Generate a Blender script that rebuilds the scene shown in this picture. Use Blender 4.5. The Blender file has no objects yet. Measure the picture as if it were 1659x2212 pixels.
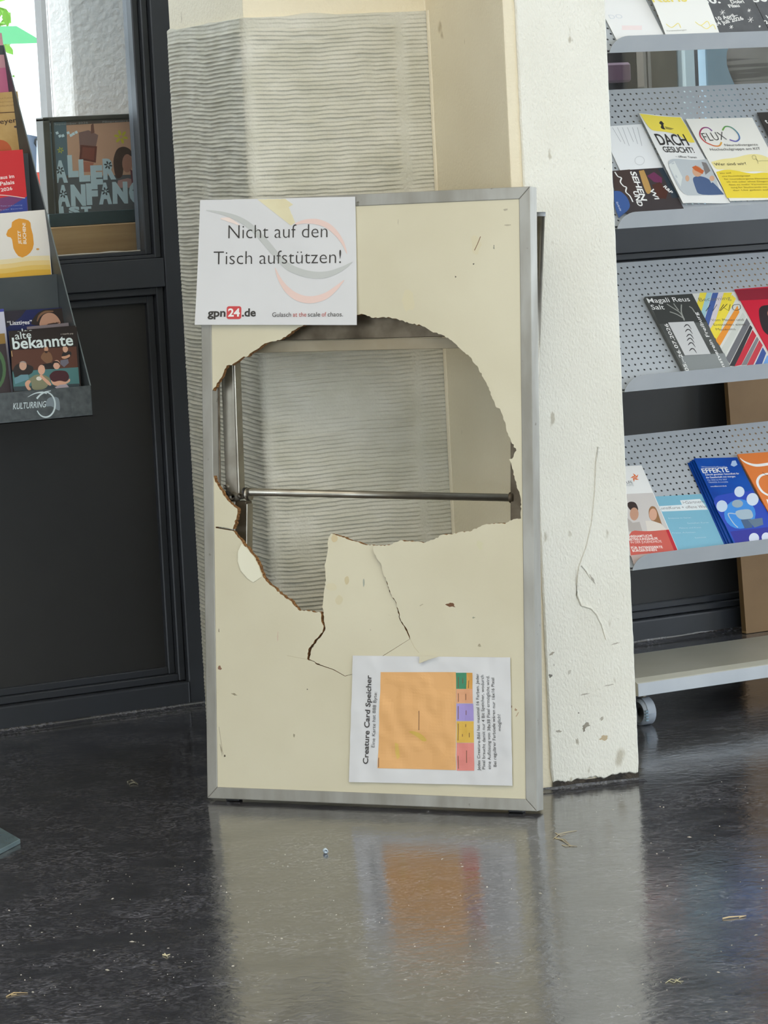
import bpy, bmesh, math, random
from mathutils import Vector, Matrix, noise
V = Vector
random.seed(7)
scene = bpy.context.scene
COL = scene.collection

# ------------------------------------------------------------------ camera
# World: X along the window wall, Y through it (room at Y < 0), Z up.
FPX = 7502.8
PITCH, ROLL, PSI = 0.1046, -0.0517, 0.518
CAM = V((0.0, -6.1114, 1.0815))
def _basis():
    c, s = math.cos(PSI), math.sin(PSI)
    M = Matrix(((c, s, 0), (-s, c, 0), (0, 0, 1)))
    fw = V((0, math.cos(PITCH), -math.sin(PITCH))); rt = V((1, 0, 0)); up = rt.cross(fw)
    cr, sr = math.cos(ROLL), math.sin(ROLL)
    return M @ (rt * cr + up * sr), M @ (up * cr - rt * sr), M @ fw
CR, CU, CF = _basis()
cam_data = bpy.data.cameras.new('camera')
cam_data.sensor_fit = 'VERTICAL'; cam_data.sensor_height = 24.0; cam_data.sensor_width = 18.0
cam_data.lens = FPX / 2212.0 * 24.0
cam_data.clip_start = 0.05; cam_data.clip_end = 200
camera = bpy.data.objects.new('camera', cam_data)
COL.objects.link(camera)
camera.matrix_world = Matrix(((CR.x, CU.x, -CF.x, CAM.x), (CR.y, CU.y, -CF.y, CAM.y), (CR.z, CU.z, -CF.z, CAM.z), (0, 0, 0, 1)))
scene.camera = camera

# ------------------------------------------------------------------ light and exposure
scene.view_settings.view_transform = 'Standard'
scene.view_settings.look = 'None'
scene.view_settings.gamma = 1.0
scene.view_settings.use_curve_mapping = False
scene.view_settings.exposure = 0.64
world = bpy.data.worlds.new('daylight'); scene.world = world
world.use_nodes = True
bg = world.node_tree.nodes['Background']
bg.inputs[0].default_value = (0.83, 0.915, 1.0, 1); bg.inputs[1].default_value = 2.5
sun_d = bpy.data.lights.new('sun', 'SUN'); sun_d.energy = 1.3; sun_d.angle = 0.03; sun_d.color = (1, 0.95, 0.86)
sun = bpy.data.objects.new('sun', sun_d); COL.objects.link(sun)
sun.rotation_euler = V((1.0, 0.12, -0.9)).to_track_quat('-Z', 'Y').to_euler()
sun.location = (-4, 1, 8)
def area(name, loc, target, sx, sy, power, color):
    d = bpy.data.lights.new(name, 'AREA'); d.shape = 'RECTANGLE'; d.size = sx; d.size_y = sy
    d.energy = power; d.color = color
    o = bpy.data.objects.new(name, d); COL.objects.link(o); o.location = loc
    o.rotation_euler = (V(target) - V(loc)).to_track_quat('-Z', 'Y').to_euler()
    return o
area('warm_fill_light', (1.2, -3.4, 3.3), (1.6, -3.1, 0), 3.4, 2.2, 42, (1.0, 0.91, 0.77))  # unseen warm fill light, added for tone; no fixture modelled

# ------------------------------------------------------------------ helpers
def ray(px, py):
    return CF + CR * ((px - 829.5) / FPX) - CU * ((py - 1106.0) / FPX)
def on_plane(px, py, p, n):
    d = ray(px, py)
    return CAM + d * ((V(p) - CAM).dot(n) / d.dot(n))
def on_y(px, py, y): return on_plane(px, py, V((0, y, 0)), V((0, 1, 0)))
def on_x(px, py, x): return on_plane(px, py, V((x, 0, 0)), V((1, 0, 0)))
def on_z(px, py, z=0.0): return on_plane(px, py, V((0, 0, z)), V((0, 0, 1)))

def lin(c):
    def f(u):
        u /= 255.0
        return u / 12.92 if u <= 0.04045 else ((u + 0.055) / 1.055) ** 2.4
    return (f(c[0]), f(c[1]), f(c[2]), 1.0)
_mats = {}
def flat(c, rough=0.55, metallic=0.0, spec=0.5):
    k = (tuple(c), rough, metallic, spec)
    if k not in _mats:
        m = bpy.data.materials.new('ink_%02x%02x%02x' % tuple(int(x) for x in c)); m.use_nodes = True
        b = m.node_tree.nodes['Principled BSDF']
        b.inputs['Base Color'].default_value = lin(c); b.inputs['Roughness'].default_value = rough
        b.inputs['Metallic'].default_value = metallic; b.inputs['Specular IOR Level'].default_value = spec
        _mats[k] = m
    return _mats[k]
def surf(name, c1, c2=None, rough=0.5, rough2=None, metallic=0.0, spec=0.5, scale=8.0, stretch=(1, 1, 1), detail=5.0,
         lo=0.35, hi=0.65, bump=0.0, bscale=60.0, bstretch=None, bdetail=4.0, bdist=0.004, specks=None):
    """noise-driven principled material in object space"""
    m = bpy.data.materials.new(name); m.use_nodes = True
    nt = m.node_tree; N = nt.nodes; L = nt.links
    b = N['Principled BSDF']
    tc = N.new('ShaderNodeTexCoord')
    mp = N.new('ShaderNodeMapping'); mp.inputs['Scale'].default_value = stretch
    L.new(tc.outputs['Object'], mp.inputs['Vector'])
    nz = N.new('ShaderNodeTexNoise'); nz.inputs['Scale'].default_value = scale; nz.inputs['Detail'].default_value = detail
    L.new(mp.outputs[0], nz.inputs['Vector'])
    rp = N.new('ShaderNodeMapRange'); rp.inputs['From Min'].default_value = lo; rp.inputs['From Max'].default_value = hi
    L.new(nz.outputs['Fac'], rp.inputs['Value'])
    mx = N.new('ShaderNodeMix'); mx.data_type = 'RGBA'
    mx.inputs['A'].default_value = lin(c1); mx.inputs['B'].default_value = lin(c2 or c1)
    L.new(rp.outputs['Result'], mx.inputs['Factor'])
    out = mx.outputs['Result']
    for (sc, th, col, st) in (specks or []):
        mp2 = N.new('ShaderNodeMapping'); mp2.inputs['Scale'].default_value = st
        L.new(tc.outputs['Object'], mp2.inputs['Vector'])
        n2 = N.new('ShaderNodeTexNoise'); n2.inputs['Scale'].default_value = sc; n2.inputs['Detail'].default_value = 3
        L.new(mp2.outputs[0], n2.inputs['Vector'])
        r2 = N.new('ShaderNodeMapRange'); r2.inputs['From Min'].default_value = th; r2.inputs['From Max'].default_value = th + 0.06
        L.new(n2.outputs['Fac'], r2.inputs['Value'])
        m2 = N.new('ShaderNodeMix'); m2.data_type = 'RGBA'
        L.new(r2.outputs['Result'], m2.inputs['Factor']); L.new(out, m2.inputs['A']); m2.inputs['B'].default_value = lin(col)
        out = m2.outputs['Result']
    L.new(out, b.inputs['Base Color'])
    b.inputs['Metallic'].default_value = metallic; b.inputs['Specular IOR Level'].default_value = spec
    if rough2 is None:
        b.inputs['Roughness'].default_value = rough
    else:
        rr = N.new('ShaderNodeMapRange'); rr.inputs['From Min'].default_value = lo; rr.inputs['From Max'].default_value = hi
        rr.inputs['To Min'].default_value = rough; rr.inputs['To Max'].default_value = rough2
        L.new(nz.outputs['Fac'], rr.inputs['Value']); L.new(rr.outputs['Result'], b.inputs['Roughness'])
    if bump:
        bm_ = N.new('ShaderNodeBump'); bm_.inputs['Strength'].default_value = bump; bm_.inputs['Distance'].default_value = bdist
        mp3 = N.new('ShaderNodeMapping'); mp3.inputs['Scale'].default_value = bstretch or (1, 1, 1)
        L.new(tc.outputs['Object'], mp3.inputs['Vector'])
        n3 = N.new('ShaderNodeTexNoise'); n3.inputs['Scale'].default_value = bscale; n3.inputs['Detail'].default_value = bdetail
        L.new(mp3.outputs[0], n3.inputs['Vector']); L.new(n3.outputs['Fac'], bm_.inputs['Height'])
        L.new(bm_.outputs[0], b.inputs['Normal'])
    return m

def link(o, parent=None):
    COL.objects.link(o)
    if parent is not None: o.parent = parent
    return o
def mk(name, verts, faces, mats, parent=None, smooth=False, fmats=None, matrix=None):
    me = bpy.data.meshes.new(name)
    me.from_pydata([tuple(v) for v in verts], [], [tuple(f) for f in faces])
    for m in (mats if isinstance(mats, (list, tuple)) else [mats]): me.materials.append(m)
    if fmats:
        for p, i in zip(me.polygons, fmats): p.material_index = i
    if smooth:
        for p in me.polygons: p.use_smooth = True
    me.update()
    o = bpy.data.objects.new(name, me)
    if matrix is not None: o.matrix_world = matrix
    return link(o, parent)
def from_bm(name, bm, mats, parent=None, smooth=False, matrix=None):
    me = bpy.data.meshes.new(name); bm.to_mesh(me); bm.free()
    for m in (mats if isinstance(mats, (list, tuple)) else [mats]): me.materials.append(m)
    if smooth:
        for p in me.polygons: p.use_smooth = True
    o = bpy.data.objects.new(name, me)
    if matrix is not None: o.matrix_world = matrix
    return link(o, parent)
def tag(o, label, cat, group=None):
    o['label'] = label; o['category'] = cat
    if group: o['group'] = group
    return o
def structure(o): o['kind'] = 'structure'; return o
def empty(name, matrix=None):
    o = bpy.data.objects.new(name, None); o.empty_display_size = 0.05
    if matrix is not None: o.matrix_world = matrix
    return link(o)
def frame_matrix(o, ex, ey, ez):
    return Matrix(((ex.x, ey.x, ez.x, o.x), (ex.y, ey.y, ez.y, o.y), (ex.z, ey.z, ez.z, o.z), (0, 0, 0, 1)))
def bm_box(bm, x0, x1, y0, y1, z0, z1, bevel=0.0, seg=1):
    vs = [bm.verts.new(p) for p in ((x0, y0, z0), (x1, y0, z0), (x1, y1, z0), (x0, y1, z0), (x0, y0, z1), (x1, y0, z1), (x1, y1, z1), (x0, y1, z1))]
    fs = [bm.faces.new([vs[i] for i in f]) for f in ((0, 3, 2, 1), (4, 5, 6, 7), (0, 1, 5, 4), (1, 2, 6, 5), (2, 3, 7, 6), (3, 0, 4, 7))]
    if bevel:
        es = list({e for f in fs for e in f.edges})
        bmesh.ops.bevel(bm, geom=es, offset=bevel, segments=seg, affect='EDGES', profile=0.6)
def box(name, b, mat, parent=None, bevel=0.0, seg=1, matrix=None):
    bm = bmesh.new(); bm_box(bm, *b, bevel=bevel, seg=seg)
    return from_bm(name, bm, mat, parent, matrix=matrix)
def prism_data(pts, z0, z1):
    n = len(pts)
    v = [(p[0], p[1], z0) for p in pts] + [(p[0], p[1], z1) for p in pts]
    f = [tuple(range(n - 1, -1, -1)), tuple(range(n, 2 * n))] + [(i, (i + 1) % n, n + (i + 1) % n, n + i) for i in range(n)]
    return v, f
def prism(name, pts, z0, z1, mat, parent=None, bevel=0.0, seg=1, matrix=None):
    v, f = prism_data(pts, z0, z1)
    bm = bmesh.new(); vs = [bm.verts.new(p) for p in v]
    for q in f: bm.faces.new([vs[i] for i in q])
    bmesh.ops.recalc_face_normals(bm, faces=bm.faces[:])
    if bevel: bmesh.ops.bevel(bm, geom=bm.edges[:], offset=bevel, segments=seg, affect='EDGES', profile=0.6)
    return from_bm(name, bm, mat, parent, matrix=matrix)
def tube_data(path, radii, seg=8, cap=True):
    path = [V(p) for p in path]
    if not isinstance(radii, (list, tuple)): radii = [radii] * len(path)
    vs, fs = [], []
    up = V((0, 0, 1))
    for i, p in enumerate(path):
        t = (path[min(i + 1, len(path) - 1)] - path[max(i - 1, 0)]).normalized()
        a = t.cross(up)
        if a.length < 1e-3: a = t.cross(V((0, 1, 0)))
        a.normalize(); b = t.cross(a)
        for k in range(seg):
            w = 2 * math.pi * k / seg
            vs.append(p + (a * math.cos(w) + b * math.sin(w)) * radii[i])
    for i in range(len(path) - 1):
        for k in range(seg):
            fs.append((i * seg + k, i * seg + (k + 1) % seg, (i + 1) * seg + (k + 1) % seg, (i + 1) * seg + k))
    if cap:
        fs.append(tuple(range(seg))); m = (len(path) - 1) * seg
        fs.append(tuple(range(m + seg - 1, m - 1, -1)))
    return vs, fs
def tube(name, path, radii, mat, parent=None, seg=10, matrix=None):
    v, f = tube_data(path, radii, seg)
    return mk(name, v, f, mat, parent, smooth=True, matrix=matrix)

# text -> 2D mesh (baseline y = 0), cached cap height of the built-in font
def text_mesh(s, bold=0.0, res=3):
    cu = bpy.data.curves.new('lettering', 'FONT'); cu.body = s; cu.size = 1.0; cu.resolution_u = res; cu.offset = bold
    ob = bpy.data.objects.new('lettering', cu)
    me = ob.to_mesh()
    vs = [v.co.copy() for v in me.vertices]; fs = [tuple(p.vertices) for p in me.polygons]
    ob.to_mesh_clear(); bpy.data.objects.remove(ob); bpy.data.curves.remove(cu)
    return vs, fs
_h, _ = text_mesh('H')
CAPH = max(v.y for v in _h)

class Sheet:
    """A printed sheet on a real plane. The quad and the print are laid out on that plane; local x, y in it, z towards the viewer."""
    def __init__(s, name, label, cat, p, u, n, quad, mat, thick=0.0006, bend=None, parent=None, group=None, nx=1, ny=1, off=0.0):
        s.n = V(n).normalized(); s.u = V(u).normalized(); s.v = s.n.cross(s.u).normalized()
        s.p = V(p) + s.n * off; s.bend = bend
        s.o = on_plane(quad[3][0], quad[3][1], s.p, s.n)
        s.M = frame_matrix(s.o, s.u, s.v, s.n)
        q = [s.uv(*c) for c in quad]; s.q = q
        s.h = max(c.y for c in q) - min(c.y for c in q); s.w = max(c.x for c in q) - min(c.x for c in q)
        vs, fs = [], []
        if bend and nx == 1: nx, ny = 10, 14
        s.step = (s.w / nx, s.h / ny)
        for k in (0, 1):
            for j in range(ny + 1):
                for i in range(nx + 1):
                    a, b = i / nx, j / ny
                    c = (q[3] * (1 - a) + q[2] * a) * (1 - b) + (q[0] * (1 - a) + q[1] * a) * b
                    vs.append((c.x, c.y, s.z(c.x, c.y) - k * thick))
        W = nx + 1; K = W * (ny + 1)
        for j in range(ny):
            for i in range(nx):
                a = j * W + i
                fs.append((a, a + 1, a + W + 1, a + W)); fs.append((K + a, K + a + W, K + a + W + 1, K + a + 1))
        rim = [i for i in range(W)] + [j * W + nx for j in range(1, ny + 1)] + [ny * W + i for i in range(nx - 1, -1, -1)] + [j * W for j in range(ny - 1, 0, -1)]
        for a, b in zip(rim, rim[1:] + rim[:1]):
            k = len(vs); vs += [vs[a], vs[K + a], vs[K + b], vs[b]]; fs.append((k, k + 1, k + 2, k + 3))
        s.ob = mk(name, vs, fs, mat, parent, smooth=bool(bend), matrix=s.M if parent is None else None)
        if bend:
            for p in list(s.ob.data.polygons)[2 * nx * ny:]: p.use_smooth = False
        if parent is not None:
            s.ob.matrix_basis = parent.matrix_world.inverted() @ s.M
        elif label: tag(s.ob, label, cat, group)
        s.pic = ([], [], [], []); s.pics = []; s.lets = []; s.layer = 0; s.extra = 0.0004 if bend else 0.0
    def z(s, x, y): return s.bend(x, y) if s.bend else 0.0
    def uv(s, px, py):
        d = on_plane(px, py, s.p, s.n) - s.o
        return V((d.dot(s.u), d.dot(s.v)))
    def _add(s, store, vs2, fs, mat, lift):
        V_, F_, MI, MS = store
        if mat not in MS: MS.append(mat)
        mi = MS.index(mat)
        if s.bend:
            bm = bmesh.new(); bv = [bm.verts.new((a[0], a[1], 0)) for a in vs2]
            for f in fs:
                try: bm.faces.new([bv[i] for i in f])
                except ValueError: pass
            bmesh.ops.triangulate(bm, faces=bm.faces[:])
            xs = [a[0] for a in vs2]; ys = [a[1] for a in vs2]
            for ax, lo, hi, st in ((0, min(xs), max(xs), s.step[0]), (1, min(ys), max(ys), s.step[1])):
                k = math.floor(lo / st) + 1
                while k * st < hi:
                    co = (k * st, 0, 0) if ax == 0 else (0, k * st, 0); no = (1, 0, 0) if ax == 0 else (0, 1, 0)
                    bmesh.ops.bisect_plane(bm, geom=bm.verts[:] + bm.edges[:] + bm.faces[:], plane_co=co, plane_no=no); k += 1
            bm.verts.index_update()
            vs2 = [(v.co.x, v.co.y) for v in bm.verts]; fs = [tuple(v.index for v in f.verts) for f in bm.faces]; bm.free()
        b = len(V_)
        for a in vs2: V_.append((a[0], a[1], s.z(a[0], a[1]) + lift + s.extra))
        for f in fs: F_.append(tuple(b + i for i in f)); MI.append(mi)
    def poly2(s, pts, c, store=None, rough=0.55):
        s.layer += 1
        m = c if isinstance(c, bpy.types.Material) else flat(c, rough)
        ar = sum(pts[i][0] * pts[(i + 1) % len(pts)][1] - pts[(i + 1) % len(pts)][0] * pts[i][1] for i in range(len(pts)))
        if ar < 0: pts = pts[::-1]
        s._add(store or s.pic, pts, [tuple(range(len(pts)))], m, 0.00012 + s.layer * 0.00001)
    def poly(s, pts, c):
        P = [s.uv(*p) for p in pts]
        if 6 <= len(P) < 16:
            def rim(p):
                return min(abs((p - a).cross((b - a).normalized())) for a, b in zip(s.q, s.q[1:] + s.q[:1])) < 0.005
            P = [(p, rim(p)) for p in P]
            for _ in range(2):
                Q = []
                for i in range(len(P)):
                    (a, _k), (b, sharp), (d, _k) = P[i - 1], P[i], P[(i + 1) % len(P)]
                    Q += [(b, True)] if sharp else [(b * 0.78 + a * 0.22, False), (b * 0.78 + d * 0.22, False)]
                P = Q
            P = [p for p, _k in P]
        s.poly2(P, c)
    def cut(s):
        """start a separate printed motif"""
        if s.pic[0]: s.pics.append(s.pic); s.pic = ([], [], [], [])
    def rect(s, x0, y0, x1, y1, c): s.poly([(x0, y0), (x1, y0), (x1, y1), (x0, y1)], c)
    def box2(s, a0, b0, a1, b1, c):
        """rectangle in fractions of the sheet"""
        q = s.q
        f = lambda a, b: (q[3] * (1 - a) + q[2] * a) * (1 - b) + (q[0] * (1 - a) + q[1] * a) * b
        s.poly2([f(a0, b0), f(a1, b0), f(a1, b1), f(a0, b1)], c)
    def at(s, a, b):
        q = s.q
        return (q[3] * (1 - a) + q[2] * a) * (1 - b) + (q[0] * (1 - a) + q[1] * a) * b
    def ell(s, cx, cy, rx, ry, c, n=20, rot=0.0):
        pts = []
        for k in range(n):
            w = 2 * math.pi * k / n
            x, y = rx * math.cos(w), ry * math.sin(w)
            pts.append((cx + x * math.cos(rot) - y * math.sin(rot), cy + x * math.sin(rot) + y * math.cos(rot)))
        s.poly(pts, c)
    def stroke(s, pts, ws, c, smooth=True):
        P = [s.uv(*p) for p in pts]
        if not isinstance(ws, (list, tuple)): ws = [ws] * len(P)
        if smooth:
            Q, W = [], []
            for i in range(len(P) - 1):
                a, b, d, e = P[max(i - 1, 0)], P[i], P[i + 1], P[min(i + 2, len(P) - 1)]
                for k in range(6):
                    t = k / 6
                    Q.append(0.5 * ((2 * b) + (d - a) * t + (2 * a - 5 * b + 4 * d - e) * t * t + (3 * b - a - 3 * d + e) * t ** 3))
                    W.append(ws[i] * (1 - t) + ws[i + 1] * t)
            Q.append(P[-1]); W.append(ws[-1]); P, ws = Q, W
        s.layer += 1
        k = (s.uv(830, 1106) - s.uv(831, 1106)).length
        vs, fs = [], []
        for i, p in enumerate(P):
            t = (P[min(i + 1, len(P) - 1)] - P[max(i - 1, 0)])
            t = t.normalized() if t.length > 0 else V((1, 0))
            nrm = V((-t.y, t.x)) * ws[i] * k * 0.5
            vs += [p - nrm, p + nrm]
        for i in range(len(P) - 1): fs.append((2 * i, 2 * i + 2, 2 * i + 3, 2 * i + 1))
        s._add(s.pic, vs, fs, c if isinstance(c, bpy.types.Material) else flat(c), 0.00012 + s.layer * 0.00001)
    def text(s, txt, p0, p1, hpx, c, bold=0.0, shear=0.0):
        a, b = s.uv(*p0), s.uv(*p1)
        d = b - a; L = d.length; d.normalize(); up = V((-d.y, d.x))
        pd = V((p1[0] - p0[0], p1[1] - p0[1])); vert = abs(pd.y) > abs(pd.x)
        e = s.uv(p0[0] - (hpx if vert else 0), p0[1] - (0 if vert else hpx)) - a
        hh = abs(e.dot(up))
        vs, fs = text_mesh(txt, bold)
        if not vs: return
        x0 = min(v.x for v in vs); x1 = max(v.x for v in vs)
        kx = L / max(x1 - x0, 1e-6); ky = hh / CAPH
        s.layer += 1
        out = [a + d * ((v.x - x0) * kx + v.y * ky * shear) + up * (v.y * ky) for v in vs]
        st = ([], [], [], []); s.lets.append(st)
        s._add(st, out, fs, c if isinstance(c, bpy.types.Material) else flat(c), 0.0002 + s.layer * 0.00001)
    def lines(s, p0, p1, hpx, n, dy, c, dx=0.0, seed=1):
        """rows of fine print too small to read: short dashes"""
        r = random.Random(seed)
        for i in range(n):
            x = p0[0] + dx * i; xe = p1[0] + dx * i; y = p0[1] + dy * i; ye = p1[1] + dy * i
            t = 0.0; end = r.uniform(0.8, 1.0)
            while t < end:
                w = r.uniform(0.06, 0.16); t2 = min(t + w, end)
                f = lambda q: (x + (xe - x) * q, y + (ye - y) * q)
                a, b = f(t), f(t2)
                s.poly([a, b, (b[0], b[1] - hpx), (a[0], a[1] - hpx)], c); t = t2 + 0.03
    def done(s):
        for nm, st in [('printed_picture', q) for q in s.pics + [s.pic]] + [('lettering', t) for t in s.lets]:
            if st[0]:
                o = mk(nm, st[0], st[1], st[3], None, fmats=st[2])
                o.parent = s.ob
        return s.ob

# ------------------------------------------------------------------ shared materials
M_steel_dark = surf('dark_painted_steel', (57, 60, 65), (50, 53, 57), rough=0.36, rough2=0.5, scale=5, bump=0.05, bscale=220, bdist=0.001)
M_panel_dark = surf('dark_panel_paint', (54, 54, 53), (47, 47, 46), rough=0.42, rough2=0.55, scale=3, bump=0.06, bscale=260, bdist=0.001,
                    specks=[(9.0, 0.74, (78, 76, 72), (1, 1, 2.2))])
M_cream = surf('cream_wall_paint', (234, 224, 197), (226, 214, 185), rough=0.62, scale=3.5, bump=0.4, bscale=150, bdist=0.004, bdetail=6,
               specks=[(26.0, 0.72, (196, 182, 150), (1.0, 1.0, 0.5))])
M_cream_rough = surf('cream_brushed_plaster', (236, 234, 222), (227, 224, 210), rough=0.6, scale=4, bump=0.65, bscale=190, bstretch=(1.5, 1.5, 0.8), bdist=0.004, bdetail=7,
                     specks=[(34.0, 0.69, (192, 186, 168), (1.4, 1.4, 0.6)), (13.0, 0.70, (196, 190, 172), (1, 1, 0.5)), (75.0, 0.73, (150, 144, 130), (1.5, 1.5, 0.8))])
M_adhesive = surf('grey_tile_adhesive', (209, 206, 192), (197, 194, 177), rough=0.78, scale=14, bump=0.5, bscale=240, bdist=0.003, bdetail=5)
M_alu = surf('brushed_aluminium', (165, 163, 155), (149, 146, 136), rough=0.36, rough2=0.5, metallic=0.45, scale=26, stretch=(1, 0.25, 1),
             specks=[(38.0, 0.70, (98, 94, 82), (1, 1, 1))])
M_steel = surf('zinc_plated_steel', (176, 172, 160), (148, 142, 130), rough=0.27, rough2=0.4, metallic=0.95, scale=18)
M_dark_tube = surf('tarnished_steel', (118, 108, 92), (88, 78, 64), rough=0.4, rough2=0.55, metallic=0.8, scale=22)
M_black = surf('black_plastic', (22, 22, 22), (30, 30, 30), rough=0.5, scale=30)
M_wood_core = surf('broken_chipboard', (176, 128, 72), (112, 72, 36), rough=0.9, scale=300, detail=4, lo=0.4, hi=0.6, bump=1.0, bscale=420, bdist=0.004)
M_laminate = surf('cream_laminate', (216, 209, 182), (208, 200, 172), rough=0.38, rough2=0.46, scale=4, bump=0.10, bscale=230, bdist=0.001,
                  specks=[(21.0, 0.755, (178, 166, 136), (1, 1, 1)), (60.0, 0.765, (150, 140, 116), (1, 1, 1))])
M_paper = surf('white_paper', (222, 222, 222), (217, 217, 217), rough=0.7, scale=6)
M_wood = surf('light_oak_veneer', (206, 162, 112), (186, 142, 94), rough=0.42, scale=5, stretch=(0.8, 1, 14), bump=0.06, bscale=40, bstretch=(0.5, 1, 20), bdist=0.001)
M_brown_board = surf('brown_fibreboard', (140, 110, 72), (128, 98, 62), rough=0.62, scale=6, bump=0.1, bscale=200, bdist=0.001)
M_stucco = surf('white_exterior_stucco', (246, 246, 247), (240, 240, 243), rough=0.85, scale=6, bump=0.5, bscale=70, bdist=0.006, bdetail=6)
M_rack = surf('silver_powder_coat', (190, 195, 200), (182, 188, 194), rough=0.34, rough2=0.42, metallic=0.15, scale=10)
M_rack_dark = surf('anthracite_sheet_metal', (86, 92, 94), (78, 84, 86), rough=0.42, rough2=0.5, metallic=0.3, scale=12)

# floor: black polished linoleum with pale marbling
def floor_material():
    m = bpy.data.materials.new('black_linoleum'); m.use_nodes = True
    nt = m.node_tree; N = nt.nodes; L = nt.links; b = N['Principled BSDF']
    tc = N.new('ShaderNodeTexCoord')
    def nz(scale, detail, dist=0.0, vec=None):
        n = N.new('ShaderNodeTexNoise'); n.inputs['Scale'].default_value = scale; n.inputs['Detail'].default_value = detail
        n.inputs['Distortion'].default_value = dist; L.new(vec or tc.outputs['Object'], n.inputs['Vector']); return n.outputs['Fac']
    def rng(v, a, b_, c=0.0, d=1.0):
        r = N.new('ShaderNodeMapRange'); r.inputs['From Min'].default_value = a; r.inputs['From Max'].default_value = b_
        r.inputs['To Min'].default_value = c; r.inputs['To Max'].default_value = d; L.new(v, r.inputs['Value']); return r.outputs['Result']
    def mul(a, c):
        k = N.new('ShaderNodeMath'); k.operation = 'MULTIPLY'; L.new(a, k.inputs[0])
        if isinstance(c, float): k.inputs[1].default_value = c
        else: L.new(c, k.inputs[1])
        return k.outputs[0]
    def mix(a, c, fac):
        k = N.new('ShaderNodeMix'); k.data_type = 'RGBA'
        if isinstance(a, tuple): k.inputs['A'].default_value = a
        else: L.new(a, k.inputs['A'])
        k.inputs['B'].default_value = c; L.new(fac, k.inputs['Factor']); return k.outputs['Result']
    marble = mul(rng(nz(58, 8, 2.2), 0.47, 0.72), rng(nz(7, 4), 0.34, 0.60))
    flecks = mul(rng(nz(190, 5, 1.0), 0.60, 0.70), rng(nz(14, 3), 0.40, 0.60))
    col = mix(lin((54, 54, 58)), lin((134, 134, 142)), mul(marble, 0.8))
    col = mix(col, lin((150, 142, 122)), mul(flecks, 0.55))
    L.new(col, b.inputs['Base Color'])
    L.new(rng(nz(11, 5), 0.35, 0.7, 0.10, 0.19), b.inputs['Roughness'])
    b.inputs['IOR'].default_value = 2.2
    bp = N.new('ShaderNodeBump'); bp.inputs['Strength'].default_value = 0.5; bp.inputs['Distance'].default_value = 0.0010
    L.new(nz(46, 6, 0.6), bp.inputs['Height']); L.new(bp.outputs[0], b.inputs['Normal'])
    return m
M_floor = floor_material()
def glass_material():
    m = bpy.data.materials.new('window_glass'); m.use_nodes = True
    nt = m.node_tree; N = nt.nodes; L = nt.links; N.remove(N['Principled BSDF'])
    out = N['Material Output']; t = N.new('ShaderNodeBsdfTransparent'); t.inputs[0].default_value = (0.93, 0.96, 0.96, 1)
    g = N.new('ShaderNodeBsdfGlossy'); g.inputs['Roughness'].default_value = 0.02
    fr = N.new('ShaderNodeFresnel'); fr.inputs['IOR'].default_value = 1.5
    mx = N.new('ShaderNodeMixShader'); L.new(fr.outputs[0], mx.inputs[0]); L.new(t.outputs[0], mx.inputs[1]); L.new(g.outputs[0], mx.inputs[2])
    L.new(mx.outputs[0], out.inputs['Surface'])
    return m
M_glass = glass_material()

# ------------------------------------------------------------------ room shell
floor = structure(box('floor', (-5, 8, -12, 0.1, -0.1, 0.0), M_floor))
structure(box('ceiling', (-5, 8, -12, 0.12, 3.5, 3.6), surf('white_ceiling', (225, 222, 214), rough=0.8)))
wl = structure(box('wall_left', (-5.1, -5, -2.6, 0.12, 0, 3.5), M_cream))
box('opening_parapet', (-5.1, -5, -8.0, -2.6, 0, 0.4), M_cream, wl); box('opening_head', (-5.1, -5, -8.0, -2.6, 2.9, 3.5), M_cream, wl); box('opening_pier', (-5.1, -5, -12, -8.0, 0, 3.5), M_cream, wl)  # unseen side opening, added to light the left-facing faces
# right-hand wall of the foyer with two big windows, unseen; solid part placed to keep sky out of the panes
wr = structure(box('wall_right', (8.0, 8.12, -6.7, -4.2, 0, 3.5), M_cream))
box('opening_parapet', (8.0, 8.12, -4.2, 0.0, 0, 0.35), M_cream, wr); box('opening_parapet', (8.0, 8.12, -12, -6.7, 0, 0.35), M_cream, wr)
structure(box('wall_upper', (-5, 8, 0.0, 0.12, 2.62, 3.5), M_cream))

# dark panelled window wall along Y = 0
RZ0, RZ1, GZ = 0.8321, 0.8885, 0.903        # rail bottom, rail top, bottom of the glass
wall = structure(box('wall_back', (3.02, 3.42, 0.0, 0.09, 0, 2.62), M_steel_dark, bevel=0.002))
box('window_rail', (-5, 3.018, 0.0, 0.09, RZ0, RZ1), M_steel_dark, wall, bevel=0.0015)
box('window_rail', (3.422, 8, 0.0, 0.09, RZ0, RZ1), M_steel_dark, wall, bevel=0.0015)
for (xa, xb) in ((1.1, 3.018), (3.422, 5.3)):
    # recessed lower panel with a stepped moulding
    box('lower_panel', (xa + 0.03, xb - 0.03, 0.034, 0.06, 0.066, 0.806), M_panel_dark, wall)
    for (d, y0, y1) in ((0.0, 0.010, 0.08), (0.016, 0.022, 0.08)):
        z0, z1 = 0.052 + d * 0.9, RZ0 - d
        box('panel_moulding', (xa + d, xa + d + 0.015, y0, y1, z0, z1), M_steel_dark, wall, bevel=0.002)
        box('panel_moulding', (xb - d - 0.015, xb - d, y0, y1, z0, z1), M_steel_dark, wall, bevel=0.002)
        box('panel_moulding', (xa + d + 0.015, xb - d - 0.015, y0, y1, z1 - 0.015, z1), M_steel_dark, wall, bevel=0.002)
        box('panel_moulding', (xa + d + 0.015, xb - d - 0.015, y0, y1, z0, z0 + 0.0145), M_steel_dark, wall, bevel=0.002)
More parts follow.
